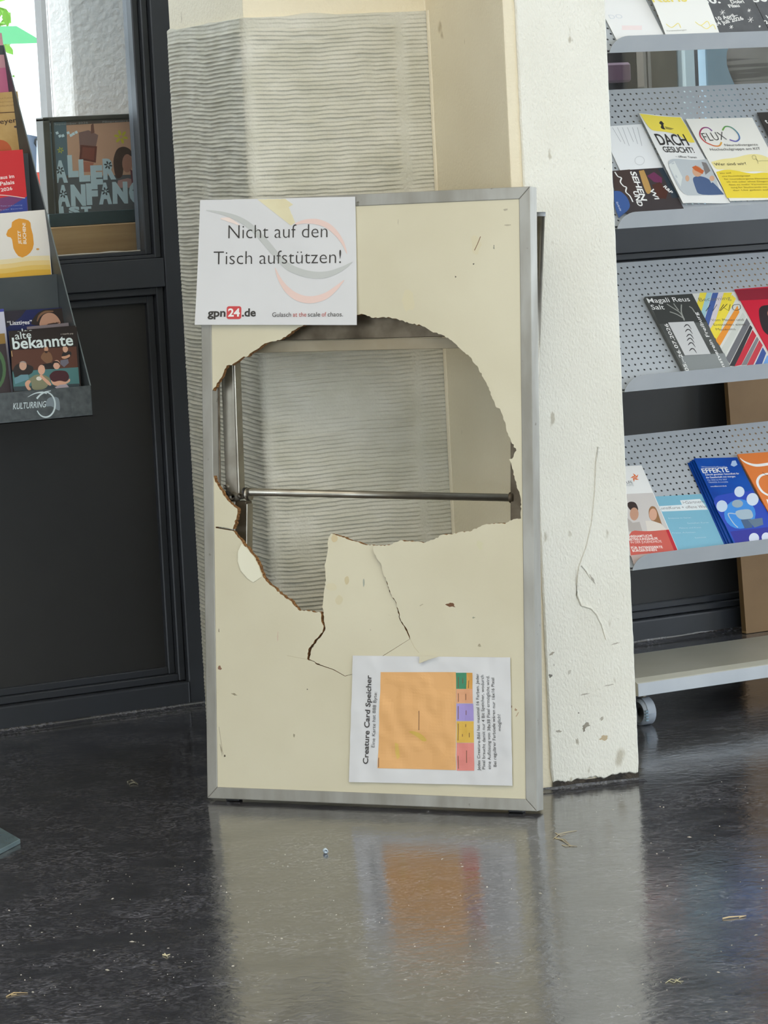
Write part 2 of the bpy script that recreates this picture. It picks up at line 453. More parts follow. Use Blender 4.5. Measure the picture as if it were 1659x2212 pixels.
box('plinth', (-5, 3.018, -0.006, 0.09, 0.006, 0.051), M_steel_dark, wall, bevel=0.004, seg=2)
box('plinth', (3.422, 8, -0.006, 0.09, 0.006, 0.051), M_steel_dark, wall, bevel=0.004, seg=2)
box('plinth_light_stop', (-5, 8, 0.06, 0.088, 0.0, 0.0065), M_black, wall)  # added block stopping daylight that leaks in under the plinth
box('stile', (-5, 1.1, 0.0, 0.09, 0.052, 2.62), M_steel_dark, wall)
box('stile', (5.3, 8, 0.0, 0.09, 0.052, 2.62), M_steel_dark, wall)

def window(name, xa, xb):
    w = structure(box(name, (xa, xb, 0.0, 0.09, 2.55, 2.62), M_steel_dark))
    for (d, y0, y1) in ((0.0, 0.010, 0.08), (0.015, 0.020, 0.06)):
        z0 = RZ1 + d * 0.5; wz = 0.0075
        box('glazing_bead', (xa + d, xa + d + 0.014, y0, y1, z0, 2.55), M_steel_dark, w, bevel=0.002)
        box('glazing_bead', (xb - d - 0.014, xb - d, y0, y1, z0, 2.55), M_steel_dark, w, bevel=0.002)
        box('glazing_bead', (xa + d + 0.014, xb - d - 0.014, y0, y1, z0, z0 + wz), M_steel_dark, w, bevel=0.0015)
    box('pane', (xa + 0.02, xb - 0.02, 0.036, 0.042, RZ1 + 0.008, 2.56), M_glass, w)
    return w
win1 = window('window_1', 1.1, 3.018)
win2 = window('window_2', 3.422, 5.3)
# putty line along the pane, pale and uneven
def putty(x0, x1, z):
    bm = bmesh.new(); n = 60; prev = None
    for i in range(n + 1):
        x = x0 + (x1 - x0) * i / n; h = 0.0035 + 0.0025 * noise.noise((x * 30, 0, 3))
        q = [bm.verts.new((x, 0.0355, z)), bm.verts.new((x, 0.0335, z + h * 0.4)), bm.verts.new((x, 0.0355, z + h))]
        if prev: bm.faces.new((prev[0], q[0], q[1], prev[1])); bm.faces.new((prev[1], q[1], q[2], prev[2]))
        prev = q
    return from_bm('putty_line', bm, flat((190, 186, 176), 0.7), win1)
putty(1.14, 2.985, GZ)

# ------------------------------------------------------------------ pillar with the patch of notched tile adhesive
PT = math.radians(19.0) - PSI
PEX = V((math.cos(PT), math.sin(PT), 0)); PEY = V((-math.sin(PT), math.cos(PT), 0))
PO = V((3.0535, -1.2718, 0))
PM = frame_matrix(PO, PEX, PEY, V((0, 0, 1)))
AX, BY, AB_END = -0.355, 0.367, 0.832        # side plane, front plane, back end of the pillar (local)
plan = [(0.0, 0.006), (-0.02, 0.006), (-0.02, BY + 0.005), (AX + 0.005, BY + 0.005), (AX + 0.005, AB_END), (0.158, AB_END), (0.158, 0.006)]
pillar = prism('wall_pillar', plan, 0.0, 3.5, M_cream, bevel=0.003, seg=2, matrix=PM)
structure(pillar)
# front plaster layer with a crumbled lower edge
_edge = []
for i in range(70):
    x = 0.002 + 0.155 * i / 69
    _edge.append((x, 0.011 + 0.004 * noise.noise((x * 45, 0.4, 0)) + 0.003 * noise.noise((x * 160, 2.4, 0)) + 0.004 * noise.noise((x * 12, 7.4, 0))))
_out = [(0.0, 3.5)] + [(0.0012 * noise.noise((z * 40, 1, 0)), z) for z in [3.4 - 0.0125 * k for k in range(270)]] + _edge + [(0.159 + 0.0012 * noise.noise((z * 40, 5, 0)), z) for z in [0.03 + 0.0125 * k for k in range(270)]] + [(0.159, 3.5)]
_n = len(_out); _in = []
_cx, _cz = 0.0795, 1.7
for (x, z) in _out: _in.append((x + (0.0022 if x < _cx else -0.0022) * (1 if z > 0.03 or abs(x - _cx) > 0.07 else 0), z + (0.0022 if z < 0.03 else 0)))
_v = [(x, -0.0005, z) for x, z in _in] + [(x, 0.0018, z) for x, z in _out] + [(x, 0.013, z) for x, z in _out]
_f = [tuple(range(_n))] + [(i, _n + i, _n + (i + 1) % _n, (i + 1) % _n) for i in range(_n)] + [(_n + i, 2 * _n + i, 2 * _n + (i + 1) % _n, _n + (i + 1) % _n) for i in range(_n)]
mk('plaster_face', _v, _f, M_cream_rough, pillar)
# plaster ridge under the paint on the front face
def PL(px, py, y=-0.001):
    p = on_plane(px, py, PO + PEY * y, PEY) - PO
    return V((p.dot(PEX), y, p.z))
for i, pts in enumerate([[(1292, 965), (1288, 1000), (1286, 1060), (1279, 1130), (1268, 1180), (1252, 1222), (1246, 1260), (1246, 1285), (1256, 1308), (1276, 1313), (1288, 1325), (1300, 1350), (1309, 1382)],
                         [(1256, 1222), (1266, 1232), (1276, 1250)]]):
    tube('plaster_bead', [PL(*p) for p in pts], [0.0012] + [0.0019] * (len(pts) - 2) + [0.0008], M_cream_rough, pillar, seg=8)
def smudge(px, py, rx, ry, c, seed, rot=0.0):
    p0 = PL(px, py); k = 1 / 1250.0; vs = [(p0.x, -0.0008, p0.z)]
    for i in range(16):
        w = 2 * math.pi * i / 16; r = max(0.25, 1 + 0.9 * noise.noise((math.cos(w) * 1.6, math.sin(w) * 1.6, seed)))
        x, z = rx * k * r * math.cos(w), ry * k * r * math.sin(w)
        vs.append((p0.x + x * math.cos(rot) - z * math.sin(rot), -0.0007, p0.z + x * math.sin(rot) + z * math.cos(rot)))
    mk('scuff_mark', vs, [(0, 1 + i, 1 + (i + 1) % 16) for i in range(16)], flat(c, 0.8), pillar)
for i, (x, y, a, b, c, r) in enumerate([(1268, 1566, 9, 4, (152, 146, 132), 0.2), (1262, 1574, 3, 6, (140, 134, 120), 0), (1206, 1580, 6, 3, (170, 164, 150), 0), (1300, 1552, 5, 3, (178, 172, 156), 0.3), (1189, 1460, 4, 3, (120, 116, 106), 0.2), (1230, 1452, 4, 5, (196, 192, 178), 0),
        (1248, 1602, 3, 8, (176, 170, 154), 0.2), (1305, 1594, 8, 4, (190, 172, 140), 0.1), (1330, 1390, 10, 1.2, (170, 164, 150), 0.2), (1262, 1500, 12, 1.0, (176, 170, 156), 0.1), (1315, 1480, 12, 1.0, (180, 174, 160), 0.1), (1192, 1412, 7, 2, (170, 162, 146), 0.3), (1280, 1252, 2, 12, (166, 162, 150), 0.5), (1245, 1262, 2, 22, (200, 196, 184), 0), (1250, 1540, 1.4, 1.4, (90, 86, 78), 0)]): smudge(x, y, a, b, c, i * 2.1, r)
# dark ragged strip along the foot of the plaster
bmv, bmf = [], []
for i in range(61):
    a = i / 60; x = 0.002 + 0.156 * a
    h = 0.004 + 0.008 * abs(noise.noise((x * 60, 1.7, 0))) + 0.004 * math.sin(a * 9)
    bmv += [(x, 0.0012, 0.0), (x, 0.0012, max(h, 0.003) + 0.008), (x, 0.006, max(h, 0.003) + 0.008)]
    if i: k = 3 * i; bmf += [(k - 3, k, k + 1, k - 2), (k - 2, k + 1, k + 2, k - 1)]
mk('dark_foot_strip', bmv, bmf, surf('foot_strip_dark', (34, 31, 28), (70, 62, 52), rough=0.8, scale=60, bump=0.8, bscale=200), pillar)

def ridge_patch():
    pitch = 0.0071; ztop = 1.312
    vs, fs = [], []
    def prof(t):
        t = t % 1.0
        return (t / 0.30) ** 0.7 if t < 0.30 else max(0.0, 1 - ((t - 0.30) / 0.70)) ** 1.25
    nz_ = int(ztop / (pitch / 8))
    # path across both faces: side face from the back edge to the corner, then the front face to the inner corner
    La = AB_END - BY; Lb = -0.02 - AX
    cols = []
    na, nb = 46, 64
    for i in range(na): cols.append(('a', La * (1 - i / (na - 1) * 0.985)))
    for i in range(nb + 1): cols.append(('b', 0.008 + (Lb - 0.009) * i / nb))
    for j in range(nz_ + 1):
        z = ztop * j / nz_
        for (face, s) in cols:
            x = -s if face == 'a' else s
            ph = 0.0040 * noise.noise((x * 7, z * 2.5, 0.3)) + 0.0014 * noise.noise((x * 40, z * 30, 5.1)) + (0.02 * (x - 0.15) * 0.2 if face == 'b' else 0.012 * x)
            t = (z + ph) / pitch
            amp = 0.0044 * max(0.35, 0.85 + 0.75 * noise.noise((x * 14, math.floor(t) * 0.9, 2.2)) + 0.35 * noise.noise((x * 60, math.floor(t) * 1.7, 7.2)))
            # smeared smooth where the trowel ended: along the outer corner and near the inner one
            if face == 'b':
                amp *= min(1.0, max(0.06, (s - 0.006) / 0.02))
                d = abs(s - (Lb - 0.052 - 0.006 * noise.noise((z * 6, 0, 0)))); amp *= min(1.0, max(0.05, (d - 0.006) / 0.010))
                if s > Lb - 0.045: amp *= 0.75
            else: amp *= min(1.0, max(0.06, (s - 0.006) / 0.012)) * min(1.0, max(0.25, (La - s) / 0.02))
            if z > ztop - 0.02: amp *= 0.35
            patch = noise.noise((x * 9, z * 7, 9.0))
            if patch > 0.42: amp *= max(0.2, 1 - (patch - 0.42) * 5)
            h = 0.0012 + amp * prof(t) + 0.0006 * noise.noise((x * 90, z * 90, 1.0))
            top = 0.006 * noise.noise((x * 12, 0, 4)); zz = z + (top if j == nz_ else 0)
            if j == nz_ or z < 0.0005: h = -0.004
            if face == 'a': vs.append((AX - h + 0.0015, BY + s, zz))
            else: vs.append((AX + s, BY - h + 0.0015, zz))
    W = len(cols)
    for j in range(nz_):
        for i in range(W - 1):
            a = j * W + i; fs.append((a, a + 1, a + W + 1, a + W))
    return mk('tile_adhesive_patch', vs, fs, M_adhesive, pillar, smooth=True)
ridge_patch()
# ragged cream rim of paint where the adhesive ends at the inner corner
vs, fs = [], []
for j in range(201):
    z = 1.312 * j / 200; w = 0.011 + 0.002 * noise.noise((z * 14, 0, 0)) + 0.0012 * noise.noise((z * 60, 3, 0))
    vs += [(-0.0200, BY - 0.0010 - w, z), (-0.0216, BY - w - 0.001, z), (-0.0222, BY - 0.002, z)]
    if j: k = 3 * j; fs += [(k - 3, k, k + 1, k - 2), (k - 2, k + 1, k + 2, k - 1)]
mk('paint_rim', vs, fs, M_cream, pillar, smooth=True)

# floor covering turned up where it meets wall and pillar
def cove(name, p0, p1, inward, r, parent):
    p0, p1, inward = V(p0), V(p1), V(inward).normalized()
    n = 80; vs, fs = [], []
    for i in range(n + 1):
        p = p0.lerp(p1, i / n); k = 1 + 0.35 * noise.noise((p.x * 22, p.y * 22, 0))
        for q in range(6):
            a = math.pi / 2 * q / 5
            vs.append(p + inward * (r * k * (1 - math.sin(a))) * 1.7 + V((0, 0, 0.0004 + r * k * 0.55 * (1 - math.cos(a)))))
    for i in range(n):
        for q in range(5):
            a = i * 6 + q; fs.append((a, a + 1, a + 7, a + 6))
    o = mk(name, vs, fs, M_floor, None, smooth=True)
    return structure(o)
cove('baseboard_back', (-2, -0.006, 0), (3.6, -0.006, 0), (0, -1, 0), 0.016, None)
cove('baseboard_right', (3.42, -0.006, 0), (5.2, -0.006, 0), (0, -1, 0), 0.016, None)
e1 = PO + PEX * -0.02 + PEY * -0.002; e2 = PO + PEX * 0.165 + PEY * -0.002
cove('baseboard_pillar', e1, e2, -PEY, 0.011, None)

# ------------------------------------------------------------------ the broken folding table leaning on the pillar
TYAW, TLEAN, TW, TH = -0.4558, 0.0902, 0.6049, 1.0047
def _table():
    c, s = math.cos(PSI), math.sin(PSI)
    M = Matrix(((c, s, 0), (-s, c, 0), (0, 0, 1)))
    o = M @ V((-0.3225, 5.7764, 0.0)) + V((0, CAM.y, 0.006))
    r = M @ V((math.cos(TYAW), math.sin(TYAW), 0)); n0 = M @ V((math.sin(TYAW), -math.cos(TYAW), 0))
    u = V((0, 0, math.cos(TLEAN))) - n0 * math.sin(TLEAN)
    return o, r, u, r.cross(u)
TO, TR, TU, TN = _table()
TM = frame_matrix(TO, TR, TU, TN)
def T(px, py, off=0.0):
    d = on_plane(px, py, TO + TN * off, TN) - TO
    return V((d.dot(TR), d.dot(TU)))
table = empty('folding_table', TM)
tag(table, 'broken cream folding table with a big smashed hole, leaning upright against the pillar', 'table')
RW, RD, FZ = 0.0195, 0.028, 0.0
def rail(pts):
    return prism('frame_rail', pts, -RD, FZ, M_alu, table, bevel=0.0012, seg=2)
g = 0.00015
rail([(0, 0), (TW, 0), (TW - RW, RW), (RW, RW)]); rail([(0, TH), (RW, TH - RW), (TW - RW, TH - RW), (TW, TH)])
rail([(0, g), (RW, RW + g), (RW, TH - RW - g), (0, TH - g)]); rail([(TW, g), (TW, TH - g), (TW - RW, TH - RW - g), (TW - RW, RW + g)])
for x in (0.03, TW - 0.055): box('rubber_foot', (x, x + 0.025, -0.0045, 0.0, -0.024, -0.010), M_black, table, bevel=0.001)

def jag(pts, step=0.0032, amp=0.0011, closed=True, rnd=None, skip=()):
    rnd = rnd or random.Random(3); out = []
    n = len(pts)
    for i in range(n if closed else n - 1):
        a, b = V(pts[i]), V(pts[(i + 1) % n]); L = (b - a).length; k = max(1, int(L / step))
        nr = V((-(b - a).y, (b - a).x)).normalized() if L > 0 else V((0, 0))
        out.append(a)
        if i in skip: continue
        for j in range(1, k):
            out.append(a.lerp(b, j / k) + nr * rnd.uniform(-amp, amp) * (1.6 if rnd.random() < 0.12 else 1.0))
    if not closed: out.append(V(pts[-1]))
    return out
def slab(name, loops, z0, zf, mats, parent, back=None, zfun=None):
    """plate from an outline with holes; loops[0] outer. back: same loops for the rear face"""
    bm = bmesh.new()
    def face(lps, zz, flip):
        rings, edges = [], []
        for lp in lps:
            vv = [bm.verts.new((p[0], p[1], (zz if not zfun else zz + zfun(p[0], p[1])))) for p in lp]
            rings.append(vv); edges += [bm.edges.new((vv[i], vv[(i + 1) % len(vv)])) for i in range(len(vv))]
        r = bmesh.ops.triangle_fill(bm, use_beauty=True, use_dissolve=False, edges=edges, normal=(0, 0, -1 if flip else 1))
        for f in r['geom']:
            if isinstance(f, bmesh.types.BMFace): f.material_index = 0
        return rings
    A = face(loops, zf, False); B = face(back or loops, z0, True)
    for ra, rb in zip(A, B):
        n = len(ra)
        for i in range(n):
            f = bm.faces.new((ra[i], rb[i], rb[(i + 1) % n], ra[(i + 1) % n])); f.material_index = 1
    bmesh.ops.recalc_face_normals(bm, faces=bm.faces[:])
    return from_bm(name, bm, mats, parent)

tear_r = [(806, 1187), (815, 1208), (824, 1220), (827, 1238), (834, 1253), (843, 1281), (856, 1301), (865, 1337), (881, 1364.6)]
crack_l = [(663.5, 1424), (666, 1403), (678, 1386), (692.5, 1369), (698.5, 1357), (693.7, 1337.5), (692.5, 1323)]
hole_px = [(455, 848), (472, 825), (480, 813), (489.4, 789.6), (500, 789), (510, 782), (522, 773), (536, 769), (544, 761), (556, 754), (569, 744), (576, 741), (595.5, 737), (609, 732), (624, 721.5), (638, 712),
           (660, 700), (690, 690), (720, 683), (750, 680), (776, 679.5), (786, 679), (806, 686.8), (821, 686), (843, 686), (860, 690), (887, 699), (909, 702.5), (929, 714), (947, 721.5), (968, 729.6), (983, 742), (997, 756), (1014, 770),
           (1033.6, 795.6), (1048, 822.7), (1056, 837), (1062.5, 857), (1071.6, 879.7), (1079.7, 882.4), (1087, 900.5), (1093, 922), (1098, 941), (1115.5, 973), (1106.6, 990.7), (1099.5, 992), (1106.6, 1012), (1119, 1058), (1125, 1077),
           (1125.5, 1120), (1109, 1121.5), (1091, 1131.7), (1071, 1130.4), (1051, 1131.7), (1033, 1139), (1015, 1148), (995, 1149), (977, 1154.5), (957, 1154.5), (942, 1162), (919, 1172), (901, 1169.6), (881, 1169.6), (865, 1167), (843, 1177), (807, 1179)]
hole_px += tear_r + [(886, 1380), (850, 1403), (800, 1434), (765, 1456), (745, 1461), (720, 1447), (690, 1437)] + crack_l
hole_px += [(680, 1323), (661, 1318), (648, 1319.5), (632, 1304), (613, 1287), (586, 1265), (569.5, 1248), (560, 1222), (550, 1202.5), (538, 1188), (524, 1173.6), (509, 1154), (505.6, 1148), (492, 1145), (466, 1140.5), (466, 1137.5), (483, 1139), (503, 1143),
            (511.6, 1113), (512.8, 1099), (499.6, 1089), (485, 1072), (473, 1053), (463.4, 1036), (456, 1012)]
ZP = -0.0016
hole = [T(*p, ZP) for p in hole_px]
nfold = hole_px.index((886, 1380))
skip = set(range(nfold, nfold + 6)) | {hole_px.index((492, 1145)), hole_px.index((466, 1140.5)), hole_px.index((466, 1137.5)), hole_px.index((483, 1139))}
hj = jag(hole, skip=skip)
rr = random.Random(11)
cx = sum(p.x for p in hj) / len(hj)
def ragged(lp, a, seed):
    out = []; n = len(lp)
    for i, p in enumerate(lp):
        t = lp[(i + 1) % n] - lp[i - 1]
        nr = V((t.y, -t.x)).normalized() if t.length > 0 else V((0, 0))
        k = 0.5 + 0.5 * noise.noise((p.x * 60, p.y * 60, seed))
        out.append(p + nr * (-a + 2 * a * k))
    return out
outer = [V((RW * 0.5, RW * 0.5)), V((TW - RW * 0.5, RW * 0.5)), V((TW - RW * 0.5, TH - RW * 0.5)), V((RW * 0.5, TH - RW * 0.5))]
slab('tabletop', [outer, hj], ZP - 0.011, ZP, [M_laminate, M_wood_core], table, back=[outer, ragged(hj, 0.0016, 1.3)])
# bent-in flap below the hole
fold0, fold1 = T(886, 1380, ZP), T(663.5, 1424, ZP)
flap_px = [(708, 1153), (701.6, 1164), (701, 1193), (696, 1224), (699.7, 1251), (697.3, 1272), (693.5, 1311), (697, 1323), (698, 1337), (702, 1357), (696, 1370), (683, 1387), (672, 1404), (668, 1424), (692, 1436), (721, 1446), (745, 1460), (765, 1455), (800, 1433), (850, 1402), (885, 1380),
           (878, 1364.6), (862, 1337), (853, 1301), (840, 1281), (831, 1253), (824, 1238), (821, 1220), (812, 1208), (803, 1187), (805, 1178.5), (781.7, 1177), (757.6, 1169), (733.5, 1161.5)]
fl = jag([T(*p, ZP) for p in flap_px], amp=0.0008, skip=set(range(14, 21)))
fd = (fold1 - fold0).normalized(); fn = V((-fd.y, fd.x))
if fn.dot(fl[0] - fold0) < 0: fn = -fn
def flapz(x, y):
    d = max(0.0, (V((x, y)) - fold0).dot(fn))
    return -0.004 * (d / 0.1) ** 1.5 - 0.010 * d
slab('torn_flap', [fl], ZP - 0.0105, ZP - 0.0003, [M_laminate, M_wood_core], table, back=[ragged(fl, 0.001, 4.1)], zfun=flapz)
# laminate chip peeling beside the hole
chip_px = [(523.7, 1174), (516, 1190), (515, 1212), (521, 1232), (535, 1249), (548, 1258), (566, 1246), (559, 1222), (549, 1203), (538, 1189)]
chip = [T(*p, ZP) for p in chip_px]
cc = V((sum(p.x for p in chip) / len(chip), sum(p.y for p in chip) / len(chip)))
slab('laminate_chip', [jag(chip, amp=0.0003)], ZP + 0.0003, ZP + 0.0009, [surf('fresh_laminate', (228, 224, 200), rough=0.4), M_laminate], table,
     zfun=lambda x, y: 0.0016 * max(0.0, (cc.x - x) / 0.03 + 0.5))
# stains, nicks and scuffs on the laminate
def spot(px, py, rx, ry, c, seed, rot=0.0):
    p0 = T(px, py, ZP); k = 1 / 1180.0; pts = []
    for i in range(14):
        w = 2 * math.pi * i / 14; r = max(0.3, 1 + 0.85 * noise.noise((math.cos(w) * 1.6, math.sin(w) * 1.6, seed)))
        x, y = rx * k * r * math.cos(w), ry * k * r * math.sin(w)
        pts.append((p0.x + x * math.cos(rot) - y * math.sin(rot), p0.y + x * math.sin(rot) + y * math.cos(rot)))
    vs = [(p0.x, p0.y, ZP + 0.0002)] + [(a, b, ZP + 0.00012) for a, b in pts]
    mk('stain', vs, [(0, 1 + i, 1 + (i + 1) % 14) for i in range(14)], flat(c, 0.5), table)
for i, (x, y, a, b, c, r) in enumerate([
    (975, 1307, 11, 3.2, (112, 74, 44), -0.1), (1036, 1178, 7, 8, (208, 202, 168), 0), (880, 650, 16, 20, (212, 203, 170), 0.4), (1028, 530, 11, 17, (213, 204, 172), 0.1),
    (1023, 570, 1.6, 1.4, (60, 52, 40), 0), (984, 598, 1.5, 1.3, (80, 70, 56), 0), (1092, 453, 6, 1.8, (176, 168, 146), 0), (1096, 486, 7, 1.4, (184, 176, 152), 0), (1067, 533, 1.4, 4, (150, 148, 128), 0),
    (1023, 1334, 3, 1.4, (150, 150, 126), 0), (1036, 1394, 3, 3, (170, 160, 132), 0), (474, 1443, 5, 3, (140, 104, 82), 0), (473, 1362, 1, 4, (110, 96, 78), 0), (485, 1633, 2.4, 2, (96, 86, 66), 0), (478, 1620, 0.8, 12, (130, 118, 96), 0.2),
    (506, 1500, 6, 2, (150, 140, 112), -0.2), (1104, 1527, 3, 2, (160, 134, 108), 0), (1114, 1533, 2, 3, (170, 142, 112), 0.5), (1117, 1544, 1, 5, (176, 150, 120), -0.5), (635, 1588, 1.5, 4, (150, 142, 116), 0),
    (664, 1489, 1.2, 1.2, (90, 84, 70), 0), (600, 1375, 2, 9, (206, 188, 164), 0), (910, 1307, 5, 1, (180, 170, 140), 0.5), (590, 500, 1, 1, (90, 84, 70), 0), (860, 480, 1.2, 5, (196, 188, 162), 0)]):
    spot(x, y, a, b, c, i * 1.7, r)
def scratch(pts, w, c):
    P = [T(*p, ZP) for p in pts]
    vs, fs = [], []
    for i, p in enumerate(P):
        t = (P[min(i + 1, len(P) - 1)] - P[max(i - 1, 0)]).normalized(); nr = V((-t.y, t.x)) * w * 0.5 / 1180
        vs += [(p.x - nr.x, p.y - nr.y, ZP + 0.0002), (p.x + nr.x, p.y + nr.y, ZP + 0.0002)]
        if i: fs.append((2 * i - 2, 2 * i, 2 * i + 1, 2 * i - 1))
    mk('scratch', vs, fs, flat(c, 0.6), table)
scratch([(1038, 511), (1032, 526), (1025, 541)], 1.4, (110, 74, 40))
scratch([(886, 1380), (895, 1398), (905, 1410)], 1.0, (196, 184, 150))
scratch([(663, 1424), (645, 1421), (620, 1416)], 0.8, (190, 178, 146))
scratch([(473, 1570), (478, 1605), (482, 1630)], 0.7, (140, 128, 104))
flap_stains = [(748, 1254, 5, 8, (204, 190, 152)), (733, 1296, 8, 9, (211, 201, 167)), (714, 1268, 12, 8, (215, 206, 174)), (785, 1259, 2, 8, (170, 174, 158)), (718, 1163, 7, 8, (210, 192, 152))]
for i, (x, y, a, b, c) in enumerate(flap_stains):
    p0 = T(x, y, ZP - 0.004); k = 1 / 1180.0; pts = []
    for q in range(14):
        w = 2 * math.pi * q / 14; r = 1 + 0.3 * noise.noise((math.cos(w), math.sin(w), i * 2.3)); pts.append((p0.x + a * k * r * math.cos(w), p0.y + b * k * r * math.sin(w)))
    vs = [(u_, v_, ZP + flapz(u_, v_) + 0.0002) for u_, v_ in pts]
    mk('stain', vs, [tuple(range(14))], flat(c, 0.5), table)

# folded legs behind the panel
def tbox(name, px0, px1, off, z0, z1, mat, w=None, bevel=0.0012):
    """bar behind the panel from px0 to px1 (centre line) at depth off, width w"""
    a, b = T(*px0, off), T(*px1, off); d = b - a; L = d.length; d.normalize(); nr = V((-d.y, d.x)) * w / 2
    return prism(name, [a - nr, a + nr, b + nr, b - nr], off + z0, off + z1, mat, table, bevel=bevel)
lo = -0.034
tbox('folded_leg', (479, 520), (501, 1074), lo, -0.022, 0.0, M_steel, w=0.0235)
tbox('leg_edge', (497, 520), (516, 1072), lo, -0.020, 0.0015, M_steel, w=0.0030, bevel=0.0008)
tbox('leg_brace', (519, 1082), (519, 1480), lo - 0.004, -0.022, 0.0, M_dark_tube, w=0.022)
tbox('leg_edge', (533, 1088), (529, 1480), lo - 0.004, -0.020, 0.0015, M_steel, w=0.0030, bevel=0.0008)
tbox('leg_spacer', (506.5, 1074), (507, 1480), lo - 0.004, -0.010, 0.001, M_steel, w=0.0026, bevel=0.0006)
tbox('support_strip', (470, 760), (473, 1080), -0.020, -0.004, 0.0, M_dark_tube, w=0.004, bevel=0.0006)
tbox('folded_leg', (1116, 620), (1115.5, 1480), lo, -0.022, 0.0, M_dark_tube, w=0.022)
a, b = T(532, 1063, lo), T(1106, 1075.5, lo)
tube('cross_rod', [(a.x, a.y, lo - 0.006), (b.x, b.y, lo - 0.006)], 0.0063, M_steel, table, seg=16)
for (px, py, r, l, m) in ((527, 1064, 0.0085, 0.003, M_black), (534, 1068, 0.011, 0.0035, M_steel), (1104, 1075, 0.009, 0.004, M_dark_tube)):
    p = T(px, py, lo); tube('rod_collar', [(p.x - l, p.y, lo - 0.006), (p.x + l, p.y + 0.0002, lo - 0.006)], r, m, table, seg=16)
for (px, py, r) in ((505, 1073, 0.0085), (522, 1071, 0.0055), (490, 1051, 0.0045), (491, 1068, 0.006)):
    p = T(px, py, lo); tube('hinge_bolt', [(p.x, p.y, lo - 0.012), (p.x, p.y, lo + 0.004), (p.x, p.y, lo + 0.0055)], [r, r, r * 0.6], M_steel if r != 0.006 else M_black, table, seg=14)
# angle rail across the underside, near the top of the hole
a, b = T(520, 727, -0.03), T(1008, 727, -0.03)
y0 = T(800, 731, -0.03).y
box('underside_rail', (a.x, b.x, y0, y0 + 0.075, -0.040, -0.034), M_dark_tube, table, bevel=0.0008)
box('underside_flange', (a.x, b.x, y0 - 0.0195, y0 - 0.0015, -0.033, -0.030), surf('pale_angle_steel', (160, 150, 128), (146, 134, 110), rough=0.5, metallic=0.3, scale=12), table, bevel=0.0006)
# leg of the other pair showing past the right edge
p0, p1 = T(1166, 466, -0.05), T(1150, 1050, -0.05)
tube('protruding_leg', [(p0.x, p0.y, -0.055), (p1.x, p1.y, -0.045)], 0.0065, M_steel, table, seg=14)
tube('leg_cap', [(p0.x, p0.y - 0.001, -0.055), (p0.x, p0.y + 0.006, -0.055)], 0.0075, flat((150, 154, 158), 0.4), table, seg=14)

# ------------------------------------------------------------------ paper sign
def fold_out(x, y):
    return 0.0022 + 0.004 * max(0.0, (0.16 - y) / 0.16) ** 2 + 0.0006 * math.sin(x * 34 + 1) * max(0, (0.2 - y) / 0.2)
sign = Sheet('paper_sign', 'white paper sign reading Nicht auf den Tisch aufstützen, taped to the table', 'sign', TO, TR, TN,
             [(433.7, 432.4), (768.4, 425), (774, 702.3), (424.6, 701.8)], M_paper, bend=fold_out, nx=10, ny=14)
def S1(x, y): return (400 + x * 0.25316, 380 + y * 0.25316)
gr, pk, dk, rd = (196, 198, 194), (234, 206, 196), (58, 54, 50), (206, 72, 72)
sign.stroke([S1(*p) for p in [(185, 293), (320, 318), (450, 362), (560, 430), (680, 552), (800, 692), (900, 782), (1050, 838), (1200, 845), (1330, 800), (1435, 735)]], [1, 6, 10, 12, 13, 13, 14, 14, 13, 9, 1], gr)
sign.stroke([S1(*p) for p in [(310, 365), (380, 375), (470, 420)]], [2, 9, 2], (240, 222, 212))
sign.stroke([S1(*p) for p in [(945, 412), (1030, 390), (1130, 392), (1220, 425), (1290, 485), (1350, 570), (1387, 665)]], [3, 8, 11, 11, 10, 6, 1], pk)
sign.stroke([S1(*p) for p in [(775, 785), (815, 880), (880, 970), (970, 1035), (1080, 1058), (1200, 1030), (1290, 965), (1365, 890)]], [1, 7, 12, 14, 14, 13, 9, 1], pk)
sign.text('Nicht auf den', (495, 515.5), (709, 513), 29, dk, -0.012)
sign.text('Tisch aufstützen!', (463.5, 571.6), (738.5, 568.6), 28.5, dk, -0.012)
sign.text('gpn', (452.7, 684), (491, 683.8), 16.5, dk, 0.028)
x0, y0_, x1, y1_, r_ = 493.2, 661.6, 524.6, 689.4, 5
rp = []
for (qx, qy, s_) in ((x1 - r_, y0_ + r_, -90), (x1 - r_, y1_ - r_, 0), (x0 + r_, y1_ - r_, 90), (x0 + r_, y0_ + r_, 180)):
    for k in range(5):
        w = math.radians(s_ + 22.5 * k); rp.append((qx + r_ * math.cos(w), qy + r_ * math.sin(w)))
sign.poly(rp, rd)
sign.text('24', (496.3, 683.6), (521.6, 683.4), 16.3, (240, 238, 234), 0.03)
sign.text('.de', (526, 683.4), (556, 683.2), 16.3, dk, 0.028)
for (w, a_, b_, c) in (('Gulasch', 591.7, 633, (92, 88, 84)), ('at the', 636.7, 665.9, (186, 104, 96)), ('scale', 669, 695.7, (92, 88, 84)), ('of', 698.8, 708.4, (186, 104, 96)), ('chaos.', 711.4, 744.3, (92, 88, 84))):
    sign.text(w, (a_, 684.6 - (a_ - 591) * 0.007), (b_, 684.6 - (b_ - 591) * 0.007), 9.4, c, 0.006)
sign.done()
tape_px = [S1(*p) for p in [(622, 200), (862, 196), (880, 212), (926, 245), (888, 268), (905, 305), (945, 400), (908, 424)]]
tp = [sign.uv(*p) for p in tape_px]
slab('masking_tape', [jag(tp, amp=0.0004, skip={7})], 0.0024, 0.0027, [surf('masking_tape', (230, 222, 186), (224, 214, 176), rough=0.6, scale=20)] * 2, sign.ob)

